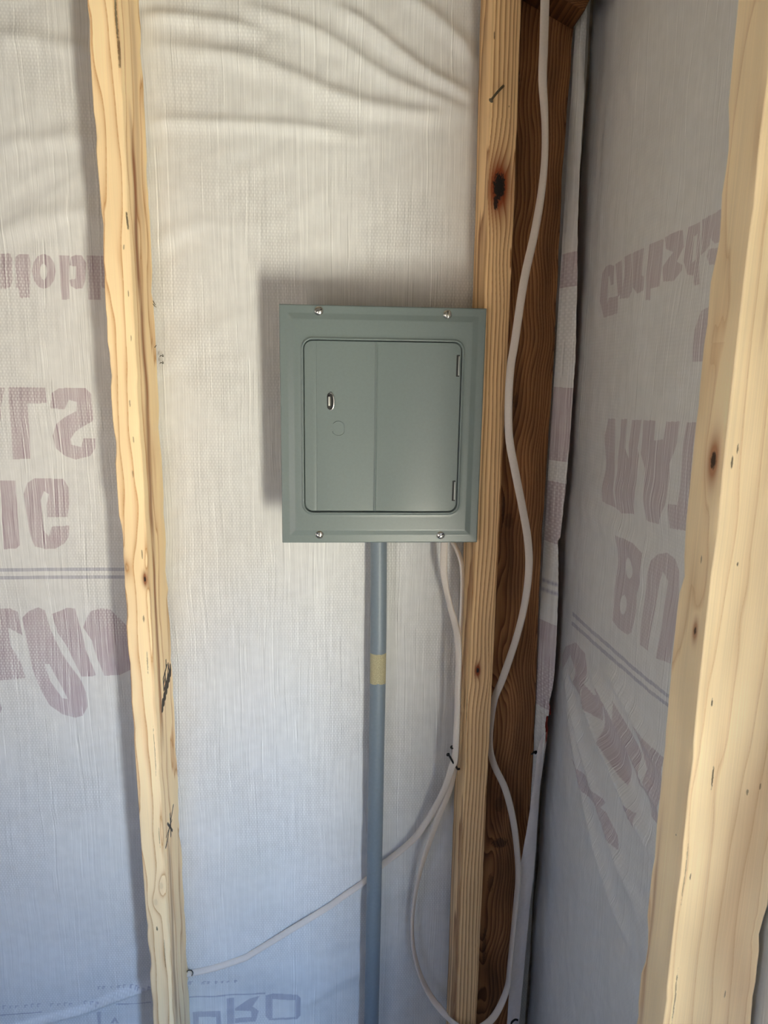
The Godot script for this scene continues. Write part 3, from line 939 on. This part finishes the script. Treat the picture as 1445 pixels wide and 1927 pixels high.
	t = wood(14, 640, 1900, nw, nd, 0.72, 1.88, {
		"early": Color(0.97, 0.88, 0.72), "late": Color(0.78, 0.59, 0.38), "pith": Vector2(-0.16, -0.06), "lean": Vector2(0.01, 0.0), "gap": 0.017, "sharp": 7.0, "wob": 0.014, "wave": 0.9, "fibre": 0.05, "depth": 0.5, "blotch": 0.22,
		"knots": [[0.238, 1.393, 0.006, 0.6, 0.9], [0.238, 1.2578, 0.003, 0.3, 0.8], [0.24, 1.62, 0.02, 0.9, 0.0]],
		"dabs": [[0.0065, 1.3936, 0.0008, 0.006, 0.8], [0.0095, 1.4034, 0.0006, 0.004, 0.7], [0.012, 1.2039, 0.0006, 0.004, 0.8], [0.02, 1.316, 0.0006, 0.002, 0.8], [0.019, 1.1372, 0.0008, 0.012, 0.75], [0.009, 1.047, 0.0006, 0.003, 0.7], [0.05, 1.1244, 0.001, 0.003, 0.6], [0.06, 1.129, 0.0008, 0.003, 0.6], [0.053, 0.9293, 0.0006, 0.004, 0.6], [0.004, 1.05, 0.0005, 0.03, 0.5], [0.008, 0.93, 0.0006, 0.03, 0.6], [0.236, 1.3158, 0.001, 0.003, 0.6], [0.24, 1.0779, 0.0006, 0.001, 0.7]],
		"stain": [[0.0195, 0.0016, 1.47, 1.56, 1.0], [0.036, 0.004, 1.36, 1.62, 0.6], [0.215, 0.003, 0.8, 1.1, 0.5], [0.07, 0.02, 0.85, 1.4, 0.25]],
		"heart": Color(0.66, 0.42, 0.27)})
	m = timber(nw, nd, 0.2825, -0.48, 0.0, 2.45, [[0.0, 0.001], [0.9, 0.001], [1.1, 0.0015], [1.22, 0.0], [1.48, 0.0], [1.6, 0.0005], [1.75, -0.001], [2.4, -0.001]], 0.0034, 34, 0.72, 1.88, [], 0.0013)
	o = obj("wall_stud", m, wood_material(t, 0.04))
	tag(o, "near pine stud on the right wall, its front brightly lit by daylight", "stud")

	# a nailer across the corner, its end grain towards the room
	var g := end_grain()
	var b := thing("wood_block", "short block of wood over the dark corner stud, its curved end grain showing", "block", Vector3(0.306, 1.992, -1.0255))
	b.rotation = Vector3(0, 0, deg_to_rad(-24))
	var rings := [[0.0, 0.0, 0.0, -0.025], [0.042, 0.042, 0.0001, -0.025], [0.0435, 0.0435, 0.0015, -0.0235], [0.0435, 0.0435, 0.0015, 0.0235], [0.042, 0.042, 0.0002, 0.025], [0.0, 0.0, 0.0, 0.025]]
	var body := loft(rings, Vector2.ZERO, 3)
	var wrapped := with_planar_uv(body, 0.09)
	obj("timber_end", wrapped, wood_material(g, 0.05), b)


func with_planar_uv(m: ArrayMesh, size: float) -> ArrayMesh:
	var a := m.surface_get_arrays(0)
	var uv := PackedVector2Array()
	for q in a[Mesh.ARRAY_VERTEX]:
		uv.append(Vector2(q.x / size + 0.5, 0.5 - q.y / size))
	a[Mesh.ARRAY_TEX_UV] = uv
	var out := ArrayMesh.new()
	out.add_surface_from_arrays(Mesh.PRIMITIVE_TRIANGLES, a)
	return out


func end_grain() -> ImageTexture:
	var n := FastNoiseLite.new()
	n.seed = 4
	n.frequency = 0.02
	var im := Image.create_empty(192, 192, false, Image.FORMAT_RGB8)
	for j in 192:
		for i in 192:
			var q := Vector2(i - 20, j + 60).length() / 7.0 + n.get_noise_2d(i, j) * 0.8
			var f := q - floorf(q)
			im.set_pixel(i, j, Color(0.5, 0.34, 0.2).lerp(Color(0.27, 0.15, 0.07), pow(f, 1.5)))
	return ImageTexture.create_from_image(im)


# Black ink on the side of the left stud: a grade stamp with a bar, and a scrawled cross lower down.
func stamp_marks(im: Image, w: float, d: float) -> void:
	var per := 2.0 * (w + d)
	var tw := im.get_width()
	var th := im.get_height()
	var ink := Color(0.13, 0.11, 0.1)
	var strokes := []
	var at := Vector2(w + 0.055, 0.952)
	for k in 7:
		strokes.append([at + Vector2(-0.026 + k * 0.008, -0.026 + k * 0.0065), at + Vector2(-0.022 + k * 0.008, -0.012 + k * 0.0065), 0.0042])
	strokes.append([at + Vector2(-0.014, 0.002), at + Vector2(-0.014, 0.022), 0.002])
	strokes.append([at + Vector2(-0.004, 0.007), at + Vector2(-0.004, 0.028), 0.002])
	strokes.append([at + Vector2(-0.014, 0.002), at + Vector2(0.016, 0.022), 0.0018])
	strokes.append([at + Vector2(-0.014, 0.013), at + Vector2(-0.004, 0.02), 0.0018])
	strokes.append([at + Vector2(-0.014, 0.022), at + Vector2(0.006, 0.036), 0.0022])
	strokes.append([at + Vector2(0.002, 0.036), at + Vector2(0.003, 0.046), 0.002])
	strokes.append([at + Vector2(0.016, 0.022), at + Vector2(0.012, 0.036), 0.0022])
	strokes.append([at + Vector2(0.006, 0.016), at + Vector2(0.012, 0.032), 0.0015])
	var x := Vector2(w + 0.032, 0.715)
	strokes.append([x + Vector2(-0.022, -0.022), x + Vector2(0.024, 0.024), 0.0018])
	strokes.append([x + Vector2(-0.008, 0.012), x + Vector2(0.012, -0.016), 0.0022])
	strokes.append([x + Vector2(0.006, 0.02), x + Vector2(0.004, -0.02), 0.002])
	strokes.append([x + Vector2(-0.018, -0.006), x + Vector2(0.012, 0.004), 0.0012])
	for s in strokes:
		var a: Vector2 = s[0]
		var b: Vector2 = s[1]
		var r: float = s[2]
		var lo := Vector2(minf(a.x, b.x) - r, minf(a.y, b.y) - r)
		var hi := Vector2(maxf(a.x, b.x) + r, maxf(a.y, b.y) + r)
		for j in range(int((2.05 - hi.y) / 1.85 * th), int((2.05 - lo.y) / 1.85 * th) + 1):
			for i in range(int(lo.x / per * tw), int(hi.x / per * tw) + 1):
				var q := Vector2((i + 0.5) / tw * per, 2.05 - (j + 0.5) / th * 1.85)
				var near := Geometry2D.get_closest_point_to_segment(q, a, b)
				if q.distance_to(near) < r and i >= 0 and i < tw and j >= 0 and j < th:
					im.set_pixel(i, j, im.get_pixel(i, j).lerp(ink, 0.8))


func build_panel() -> void:
	var grey := speckled(Color(0.425, 0.47, 0.468), 0.32, 14.0, 0.004, 0.03)
	var dark := paint(Color(0.05, 0.055, 0.055), 0.6)
	var steel := paint(Color(0.8, 0.8, 0.78), 0.22, 1.0)
	# base: middle of the cover, on the plane of the stud fronts
	var c := Vector3(0.0645, 1.38, -0.9985)
	var panel := thing("load_center", "grey steel electrical panel with a closed door, fixed between the studs", "electrical panel", c)
	# the box in the stud bay
	obj("enclosure", loft([[0.0, 0.0, 0.0, -0.086], [0.1275, 0.153, 0.002, -0.086], [0.129, 0.1545, 0.003, -0.084], [0.129, 0.1545, 0.003, 0.002], [0.125, 0.151, 0.003, 0.002], [0.0, 0.0, 0.0, -0.04]], Vector2(0.0035, 0.0)), grey, panel)
	# cover: folded edge, flat border, ramp, raised field, beaded door opening
	var hw := 0.145
	var hh := 0.1692
	var dx := 0.0003    # the door opening's middle and half size
	var dy := 0.0005
	var ow := 0.1118
	var oh := 0.1222
	var rows := []
	for e in [[0.0, 0.0006, 0.002], [0.0, 0.0008, 0.0125], [0.0003, 0.0012, 0.0137], [0.0011, 0.0014, 0.0144], [0.0022, 0.0015, 0.0146], [0.0105, 0.0015, 0.0146], [0.0125, 0.0015, 0.0148], [0.0185, 0.002, 0.0165], [0.0205, 0.002, 0.0167]]:
		rows.append([hw - e[0], hh - e[0], e[1], e[2]])
	for e in [[0.0085, 0.0167], [0.0048, 0.0167], [0.0036, 0.0173], [0.0024, 0.0183], [0.0014, 0.0187], [0.0006, 0.0184], [0.0, 0.017], [0.0, 0.0105], [0.0012, 0.01]]:
		var grow: float = e[0]
		rows.append([ow + grow if e != [0.0012, 0.01] else ow - 0.01, oh + grow if e != [0.0012, 0.01] else oh - 0.01, 0.0125 + grow if e != [0.0012, 0.01] else 0.004, e[1]])
	obj("cover", loft(rows, Vector2(dx, dy) * 0.0), grey, panel)
	# door: a plate with a pressed rib down the middle and a shallow line near the latch side
	var gap := 0.0011
	var door := obj("door", door_plate(ow - gap, oh - gap, 0.0115), grey, panel)
	obj("gap_shadow_plate", loft([[ow + 0.002, oh + 0.002, 0.012, 0.0095], [0.0, 0.0, 0.0, 0.0095]]), dark, panel).name = "gap_shade"  # black plate standing in for the shade inside the door gap
	# latch on the door
	var lat := Vector3(-0.0745, 0.0372, 0.0)
	var latch := obj("latch", latch_ring(), steel, door, lat + Vector3(0.001, 0, 0.0153))
	obj("latch_slot", loft([[0.0044, 0.0118, 0.0042, 0.0], [0.0042, 0.0116, 0.004, 0.0004], [0.0, 0.0, 0.0, 0.0004]]), dark, door, lat + Vector3(0.0, 0.0004, 0.0153))
	obj("knob_tab", join([slab(Vector3(0.0032, 0.0135, 0.006), Vector3.ZERO, 0.001)]), paint(Color(0.93, 0.93, 0.9), 0.25, 0.6), door, lat + Vector3(-0.0014, 0.0005, 0.0172))
	# knockout outline: a round mark with a flat side, pressed in
	var arc := []
	for k in 26:
		var a := deg_to_rad(200.0 + k * 12.0)
		arc.append([clampf(0.0098 * cos(a), -0.0085, 0.0086), 0.0102 * sin(a), 0.0152, 0.0])
	obj("knockout", sweep(arc, 0.0007, 0.0007, 8), grey, door, Vector3(-0.0627, -0.0011, 0.0))
	# hinges: a slit with the bright knuckle of the hinge in it
	for y in [0.0895, -0.0905]:
		var h := obj("hinge", loft([[0.0024, 0.0152, 0.0006, 0.0], [0.0022, 0.015, 0.0005, 0.0003], [0.0, 0.0, 0.0, 0.0003]]), dark, door, Vector3(0.1066, y, 0.0152))
		var pin := [[0.0012, -0.0135, 0.0, 0.0], [0.0012, 0.0, 0.0, 0.0], [0.0012, 0.0135, 0.0, 0.0]]
		obj("hinge_knuckle", sweep(spline(pin, 4), 0.0011, 0.0011, 10), paint(Color(0.62, 0.63, 0.62), 0.35, 0.7), h, Vector3(0, 0, 0.0006))
	# four cover screws
	var turn := 20.0
	for q in [Vector3(-0.0256, 1.5408, -0.983), Vector3(0.1538, 1.5395, -0.983), Vector3(-0.026, 1.2236, -0.983), Vector3(0.1538, 1.2226, -0.983)]:
		var s := obj("screw", lathe([[0.0062, 0.0], [0.0064, 0.0006], [0.0062, 0.0014], [0.0053, 0.0026], [0.0037, 0.0035], [0.0018, 0.0039], [0.0, 0.004]]), steel, panel, Vector3(q.x - c.x, q.y - c.y, 0.0146))
		s.rotation.z = deg_to_rad(turn)
		obj("screw_slot", join([slab(Vector3(0.0094, 0.0013, 0.0008), Vector3(0, 0, 0.0036), 0.0003)]), dark, s)
		turn += 65.0


# The door: columns across, cut round at the corners, with a rib and a line pressed into them.
func door_plate(hw: float, hh: float, r: float) -> ArrayMesh:
	var xs := []
	for k in 9:
		xs.append(-hw + r * (1.0 - cos(PI / 2 * k / 8.0)))
	var lines := [-0.0951, -0.0945, -0.0942, -0.0939, -0.0933, -0.07, -0.045, -0.02, -0.0125, -0.0115, -0.0107, -0.0101, -0.0095, -0.0089, -0.0083, -0.0075, -0.0065, 0.0, 0.02, 0.04, 0.06, 0.08]
	xs.append_array(lines)
	for k in 9:
		xs.append(hw - r * (1.0 - sin(PI / 2 * k / 8.0)))
	xs.sort()
	var nu := xs.size()
	var p := PackedVector3Array()
	var levels := [[0.0, -0.003], [0.0, -0.0007], [0.0003, -0.0002], [0.0008, 0.0]]
	var nv := 16 + levels.size() * 2
	for j in nv:
		for x in xs:
			var c := 0.0
			if absf(x) > hw - r:
				var e: float = absf(x) - (hw - r)
				c = r - sqrt(maxf(0.0, r * r - e * e))
			var top := hh - c
			var z := 0.0150
			var dip: float = absf(x + 0.0942)
			z -= 0.0007 * clampf(1.0 - dip / 0.0009, 0.0, 1.0)
			var rib: float = absf(x + 0.0095)
			z += 0.0023 * clampf(1.0 - rib / 0.0021, 0.0, 1.0)
			if x > -0.0095:
				# the hinge half bows a little
				var s: float = (x + 0.0095) / (hw + 0.0095)
				z += 0.0024 * sin(PI * s)
			var y := 0.0
			var lift := 0.0
			if j < levels.size():
				y = -top + levels[j][0]
				lift = levels[j][1]
			elif j >= nv - levels.size():
				y = top - levels[nv - 1 - j][0]
				lift = levels[nv - 1 - j][1]
			else:
				var t := float(j - levels.size() + 1) / (nv - levels.size() * 2 + 1)
				y = lerpf(-top + 0.0008, top - 0.0008, t)
			p.append(Vector3(x, y, z + lift))
	return sheet(p, PackedVector2Array(), nu, nv)


func latch_ring() -> ArrayMesh:
	var path := []
	for k in 19:
		var a := deg_to_rad(-108.0 + 12.0 * k)
		path.append([0.0044 * cos(a), 0.0118 * sin(a), 0.001 + 0.0022 * maxf(0.0, cos(a)), 0.0])
	return sweep(path, 0.0011, 0.0014, 10)


func build_conduit() -> void:
	var pvc := speckled(Color(0.47, 0.52, 0.56), 0.42, 10.0, 0.006, 0.05)
	var pipe := thing("conduit", "grey-blue plastic conduit rising from the floor into the panel's underside", "conduit", Vector3(0.066, 0.0, -1.058))
	var line := []
	for e in [[0.0, -0.003], [0.28, -0.0015], [0.53, 0.0], [0.8, 0.0012], [1.03, 0.0018], [1.19, 0.0002], [1.228, 0.0]]:
		line.append([e[1], e[0], 0.0, 0.0])
	var p := PackedVector3Array()
	var fine := spline(line, 6)
	for e in fine:
		for u in 29:
			var a := TAU * u / 28
			p.append(Vector3(e[0] + 0.0133 * cos(a), e[1], 0.0133 * -sin(a)))
	obj("pipe", sheet(p, PackedVector2Array(), 29, fine.size(), true), pvc, pipe)
	# nut where it meets the box
	obj("locknut", lathe([[0.0, 0.0], [0.0165, 0.0], [0.0172, 0.0012], [0.0172, 0.007], [0.016, 0.008], [0.0, 0.008]], 8), paint(Color(0.5, 0.52, 0.52), 0.4, 0.7), pipe, Vector3(0.0, 1.214, 0.0)).rotation.x = -PI / 2
	# a faded paper sticker round the front
	p = PackedVector3Array()
	var y0 := 0.957
	var y1 := 1.008
	var noise := FastNoiseLite.new()
	noise.frequency = 90.0
	for j in 14:
		for u in 25:
			var a := deg_to_rad(195.0 + 150.0 * u / 24.0)
			var t := j / 13.0
			var edge := 0.0015 * noise.get_noise_2d(u * 0.01, 3.0 if j < 7 else 9.0)
			var low := 0.003 * absf(cos(a)) if j == 0 else 0.0
			p.append(Vector3(0.0016 + 0.01355 * cos(a), lerpf(y0 + edge - low, y1 + edge * 0.5, t), 0.01355 * -sin(a)))
	var tag_m := speckled(Color(0.79, 0.75, 0.6), 0.8, 40.0, 0.02, 0.3)
	obj("sticker", sheet(p, PackedVector2Array(), 25, 14), tag_m, pipe).set_meta("label", "faded yellowish sticker")


func cable(called: String, label: String, path: Array, wide: float, thick: float, m: Material) -> void:
	var t := obj(called, sweep(spline(path, 7), wide, thick, 16), m)
	tag(t, label, "cable")


func build_cables() -> void:
	var sheath := speckled(Color(0.86, 0.82, 0.78), 0.5, 20.0, 0.003, 0.04)
	cable("flat_cable", "long white flat cable hanging loose over the dark corner stud and looping under the panel", [[0.2675, 1.9741, -0.985, 10], [0.2693, 1.9375, -0.985, 10], [0.2717, 1.8853, -0.988, 5], [0.2733, 1.8448, -0.99, 30], [0.2797, 1.7975, -0.992, 62], [0.2824, 1.7517, -0.992, 62], [0.2801, 1.707, -0.99, 50], [0.2735, 1.653, -0.99, 30], [0.2607, 1.5878, -0.985, 20], [0.2508, 1.5064, -0.98, 25], [0.2453, 1.4694, -0.975, 30], [0.2437, 1.4263, -0.972, 35], [0.2472, 1.3704, -0.972, 25], [0.2592, 1.3207, -0.975, 5], [0.2736, 1.2685, -0.98, 0], [0.2868, 1.2146, -0.985, 10], [0.2925, 1.1666, -0.99, 30], [0.2913, 1.1086, -0.998, 45], [0.2836, 1.0479, -1.008, 45], [0.2686, 0.9758, -1.02, 25], [0.2586, 0.9377, -1.026, 40], [0.2553, 0.8941, -1.03, 55], [0.2555, 0.8488, -1.03, 50], [0.2643, 0.8144, -1.03, 20], [0.284, 0.7725, -1.028, 10], [0.2978, 0.7253, -1.026, 25], [0.3074, 0.6734, -1.024, 45], [0.3141, 0.6073, -1.022, 55], [0.3123, 0.5413, -1.02, 60], [0.3064, 0.4277, -1.015, 65], [0.3023, 0.3897, -1.01, 60], [0.283, 0.3588, -0.995, 50], [0.2599, 0.3466, -0.982, 40], [0.2277, 0.3353, -0.978, 30], [0.208, 0.3442, -0.985, 40], [0.1933, 0.3324, -1.02, 50], [0.1721, 0.3394, -1.05, 55], [0.1517, 0.3809, -1.06, 60], [0.139, 0.4379, -1.064, 62], [0.1372, 0.5078, -1.062, 60], [0.1472, 0.5911, -1.058, 45], [0.1652, 0.6615, -1.058, 20], [0.1777, 0.7041, -1.056, 10], [0.1903, 0.7478, -1.05, 15], [0.1972, 0.7833, -1.043, 30], [0.1998, 0.8079, -1.037, 45], [0.2006, 0.8549, -1.03, 60], [0.2005, 0.9076, -1.03, 60], [0.2, 0.9686, -1.03, 60], [0.1986, 1.0412, -1.032, 62], [0.1997, 1.1027, -1.036, 60], [0.2, 1.137, -1.04, 55], [0.1977, 1.1628, -1.042, 55], [0.1908, 1.1836, -1.046, 60], [0.1833, 1.1975, -1.05, 60], [0.1777, 1.2079, -1.054, 60]], 0.0058, 0.0026, sheath)
	cable("flat_cable", "white flat cable from the panel passing behind the conduit towards the left stud", [[0.1694, 1.2123, -1.035, 10], [0.1682, 1.1968, -1.035, 10], [0.1687, 1.1544, -1.035, 15], [0.1732, 1.1251, -1.036, 45], [0.1801, 1.0966, -1.036, 50], [0.1879, 1.0706, -1.036, 30], [0.1921, 1.046, -1.02, 30], [0.1935, 1.0093, -1.011, 45], [0.1925, 0.9703, -1.007, 50], [0.1934, 0.9198, -1.007, 50], [0.1931, 0.8447, -1.01, 35], [0.1898, 0.8204, -1.017, 10], [0.1843, 0.7696, -1.04, 0], [0.1705, 0.7215, -1.055, 0], [0.1552, 0.6829, -1.065, 15], [0.1389, 0.651, -1.072, 40], [0.1124, 0.6204, -1.077, 50], [0.0826, 0.5915, -1.081, 55], [0.0542, 0.5594, -1.083, 55], [0.0159, 0.5302, -1.083, 55], [-0.0187, 0.504, -1.083, 50], [-0.0835, 0.4603, -1.084, 45], [-0.1489, 0.4162, -1.085, 45], [-0.1694, 0.4036, -1.085, 40], [-0.2122, 0.3887, -1.085, 45], [-0.2412, 0.3811, -1.085, 55], [-0.2728, 0.3758, -1.084, 60], [-0.3036, 0.3694, -1.084, 60]], 0.0056, 0.0026, sheath)


# A strip of wrap hanging free: rows of [left x, right x, y, left z, right z]; the middle bulges forward.
func strip(rows: Array, bulge: float, ragged: float, seed_: int, nu: int, box: Rect2, back := 0.0) -> ArrayMesh:
	var n := FastNoiseLite.new()
	n.seed = seed_
	n.frequency = 1.0
	n.fractal_octaves = 3
	var fine := spline(rows, 10)
	var p := PackedVector3Array()
	var uv := PackedVector2Array()
	for e in fine:
		var rag := n.get_noise_2d(e[2] * 60.0, 1.0) * ragged
		for i in nu:
			var t := float(i) / (nu - 1)
			var x := lerpf(e[0], e[1] + rag, t)
			var z := lerpf(e[3], e[4], t) + bulge * sin(PI * t) + 0.0015 * n.get_noise_2d(t * 3.0, e[2] * 14.0) - back
			p.append(Vector3(x, e[2], z))
			uv.append(Vector2((x - box.position.x) / box.size.x, (box.end.y - e[2]) / box.size.y))
	# rows are listed from the top down; turn them so that v runs up
	var q := PackedVector3Array()
	var quv := PackedVector2Array()
	for j in fine.size():
		var k := fine.size() - 1 - j
		q.append_array(p.slice(k * nu, (k + 1) * nu))
		quv.append_array(uv.slice(k * nu, (k + 1) * nu))
	return sheet(q, quv, nu, fine.size())


func build_loose_wrap() -> void:
	var box := Rect2(0.29, 0.2, 0.09, 1.85)
	var bands := []
	for b in [[1.6395, 1.5902], [1.4434, 1.3292], [1.2965, 1.1979], [1.0638, 0.9138]]:
		bands.append([[0.29, b[0], 0.38, b[0] - 0.004, 0.38, b[1] - 0.003, 0.29, b[1]]])
	var seams := [[1.1296, 0.005], [1.1142, 0.005]]
	var m := wrap_material(wrap_textures(17, 112, 1900, box, bands, [], seams, 0.8, 0.93))  # paler than the wall wrap: brighter light on it put into the colour
	var loose := thing("loose_wrap", "loose torn edge of printed house wrap hanging in the corner beside the dark stud", "wrap")
	var rows := [[0.336, 0.3522, 2.004, -1.062, -1.06], [0.336, 0.3507, 1.9775, -1.062, -1.06], [0.336, 0.3527, 1.9033, -1.062, -1.06], [0.336, 0.3498, 1.8244, -1.062, -1.045], [0.336, 0.3465, 1.6977, -1.062, -1.03], [0.336, 0.3516, 1.6019, -1.062, -1.03], [0.336, 0.357, 1.4908, -1.062, -1.03], [0.336, 0.357, 1.4469, -1.062, -1.03], [0.336, 0.357, 1.4405, -1.062, -1.03], [0.336, 0.357, 1.3665, -1.062, -1.03], [0.336, 0.3558, 1.3022, -1.062, -1.03], [0.336, 0.3535, 1.2347, -1.062, -1.03], [0.336, 0.3518, 1.2089, -1.062, -1.03], [0.336, 0.3489, 1.2003, -1.062, -1.03], [0.336, 0.352, 1.1655, -1.062, -1.03], [0.336, 0.3543, 1.116, -1.062, -1.03], [0.336, 0.357, 1.0383, -1.062, -1.03], [0.336, 0.357, 0.9754, -1.062, -1.03], [0.336, 0.3545, 0.9472, -1.062, -1.03], [0.336, 0.352, 0.9293, -1.062, -1.03], [0.336, 0.3526, 0.9045, -1.062, -1.03], [0.336, 0.3476, 0.8988, -1.062, -1.03], [0.336, 0.3481, 0.8611, -1.062, -1.03], [0.336, 0.3472, 0.8091, -1.062, -1.035], [0.336, 0.3457, 0.7115, -1.062, -1.045], [0.336, 0.3439, 0.6347, -1.062, -1.05], [0.336, 0.3419, 0.5225, -1.062, -1.055], [0.336, 0.3427, 0.2564, -1.062, -1.06]]
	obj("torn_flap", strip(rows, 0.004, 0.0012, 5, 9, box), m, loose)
	# the far side of the flap is printed red
	var under := []
	for e in rows:
		var bare := 0.0045 if e[2] < 0.9112 and e[2] > 0.8513 else 0.0006   # torn away here
		under.append([0.338, e[1] + bare, e[2], -1.066, e[4] - 0.003])
	obj("printed_underside", strip(under, 0.003, 0.0012, 5, 9, box), paint(Color(0.6, 0.22, 0.18), 0.6), loose)
	# lower down the edge is folded over into a smooth band
	rows = [[0.3447, 0.3547, 0.8709, -1.030, -1.038], [0.3374, 0.3538, 0.8419, -1.030, -1.038], [0.3349, 0.3495, 0.7907, -1.030, -1.038], [0.3314, 0.3475, 0.7478, -1.030, -1.038], [0.3267, 0.3476, 0.6909, -1.030, -1.038], [0.3175, 0.3467, 0.6006, -1.030, -1.038], [0.3144, 0.3439, 0.5324, -1.030, -1.038], [0.3125, 0.3404, 0.4125, -1.030, -1.038], [0.3120, 0.3374, 0.2950, -1.030, -1.038], [0.3114, 0.3351, 0.2054, -1.030, -1.038]]
	obj("folded_band", strip(rows, 0.0015, 0.0004, 8, 7, Rect2(0.2, 0.1, 0.01, 0.01)), speckled(Color(0.93, 0.9, 0.89), 0.55, 9.0, 0.01, 0.04), loose)  # wrap colour lightened to hold the light falling on this band


func nail(called: String, label: String, path: Array, radius: float, head: float, m: Material, group := "") -> void:
	var t := thing(called, label, "nail", Vector3.ZERO, group)
	obj("shank", sweep(spline(path, 5), radius, radius, 10), m, t)
	if head > 0.0:
		var a := Vector3(path[0][0], path[0][1], path[0][2])
		var b := Vector3(path[1][0], path[1][1], path[1][2])
		var h := obj("head", lathe([[0.0, -0.0006], [head * 0.9, -0.0006], [head, 0.0], [head * 0.9, 0.0006], [0.0, 0.0007]], 14), m, t, a)
		h.basis = Basis.looking_at((b - a).normalized(), Vector3(0.1, 0.2, 1.0).normalized())


func build_nails() -> void:
	var iron := paint(Color(0.42, 0.38, 0.3), 0.5, 0.7)
	var black := paint(Color(0.16, 0.16, 0.16), 0.5, 0.6)
	nail("nail", "bent nail driven into the pine stud above its knot hole", [[0.2034, 1.8152, -0.984, 0], [0.207, 1.8203, -0.985, 0], [0.2138, 1.8287, -0.988, 0], [0.221, 1.8372, -0.996, 0], [0.2235, 1.841, -1.004, 0]], 0.0016, 0.0034, iron)
	nail("cable_nail", "short dark nail beside the cables, upper of the two below the panel", [[0.1885, 0.8598, -1.012, 0], [0.1899, 0.8548, -1.014, 0], [0.1912, 0.8456, -1.02, 0], [0.1941, 0.8347, -1.03, 0], [0.2016, 0.8227, -1.045, 0]], 0.002, 0.0038, black, "")
	nail("cable_nail", "thin bent nail holding the cables to the stud, lower of two below panel", [[0.1805, 0.8514, -1.004, 0], [0.1835, 0.8473, -1.006, 0], [0.1899, 0.8343, -1.01, 0], [0.1955, 0.8244, -1.015, 0], [0.2006, 0.8141, -1.022, 0], [0.2049, 0.8091, -1.03, 0]], 0.0017, 0.0032, black, "")
	nail("nail", "small dark nail at the right edge of the dark corner stud", [[0.338, 0.829, -1.042, 0], [0.3367, 0.8288, -1.044, 0], [0.3351, 0.8223, -1.05, 0], [0.3343, 0.8168, -1.056, 0]], 0.0016, 0.0034, black)
	# staples
	var wire := paint(Color(0.3, 0.3, 0.28), 0.45, 0.8)
	var s := obj("staple", sweep(spline([[-0.2711, 0.3863, -1.078, 0], [-0.2671, 0.3974, -1.07, 0], [-0.2615, 0.3971, -1.07, 0], [-0.2591, 0.3904, -1.071, 0], [-0.2634, 0.3759, -1.08, 0]], 5), 0.0009, 0.0009, 8), wire)
	tag(s, "wire staple over the cable at the left stud's edge", "staple")
	s = obj("splinter", sweep(spline([[-0.2667, 1.5561, -1.05, 0], [-0.2653, 1.5532, -1.05, 0], [-0.2652, 1.5507, -1.055, 0]], 4), 0.0006, 0.0005, 6), iron)
	tag(s, "upper dark splinter on the right edge of the left stud, above the panel's top", "splinter")
	s = obj("splinter", sweep(spline([[-0.2669, 1.5517, -1.05, 0], [-0.2648, 1.5487, -1.05, 0], [-0.2651, 1.5482, -1.06, 0]], 4), 0.0006, 0.0005, 6), iron)
	tag(s, "lower dark splinter on the right edge of the left stud, above the panel's top", "splinter")
	s = obj("splinter", sweep(spline([[-0.2677, 1.4901, -1.05, 0], [-0.2665, 1.4925, -1.052, 0], [-0.2667, 1.4934, -1.056, 0]], 4), 0.0006, 0.0005, 6), iron)
	tag(s, "tiny splinter on the left stud's edge level with the top of the panel door", "splinter")
	s = obj("staple", sweep(spline([[-0.2691, 1.4782, -1.084, 0], [-0.2664, 1.4797, -1.08, 0], [-0.2633, 1.4781, -1.08, 0], [-0.265, 1.4814, -1.084, 0]], 4), 0.0006, 0.0006, 6), wire)
	tag(s, "upper small staple in the wrap just right of the left stud", "staple")
	s = obj("staple", sweep(spline([[-0.2696, 1.4679, -1.084, 0], [-0.2669, 1.4694, -1.08, 0], [-0.2638, 1.4679, -1.08, 0], [-0.2654, 1.4711, -1.084, 0]], 4), 0.0006, 0.0006, 6), wire)
	tag(s, "lower small staple in the wrap just right of the left stud", "staple")
	s = obj("wire_end", sweep(spline([[0.3199, 0.2796, -1.035, 0], [0.3209, 0.2944, -1.03, 0], [0.3253, 0.3044, -1.026, 0], [0.3306, 0.3051, -1.024, 0]], 5), 0.0016, 0.0016, 8), black)
	tag(s, "black wire end poking out at the foot of the folded wrap band", "wire")
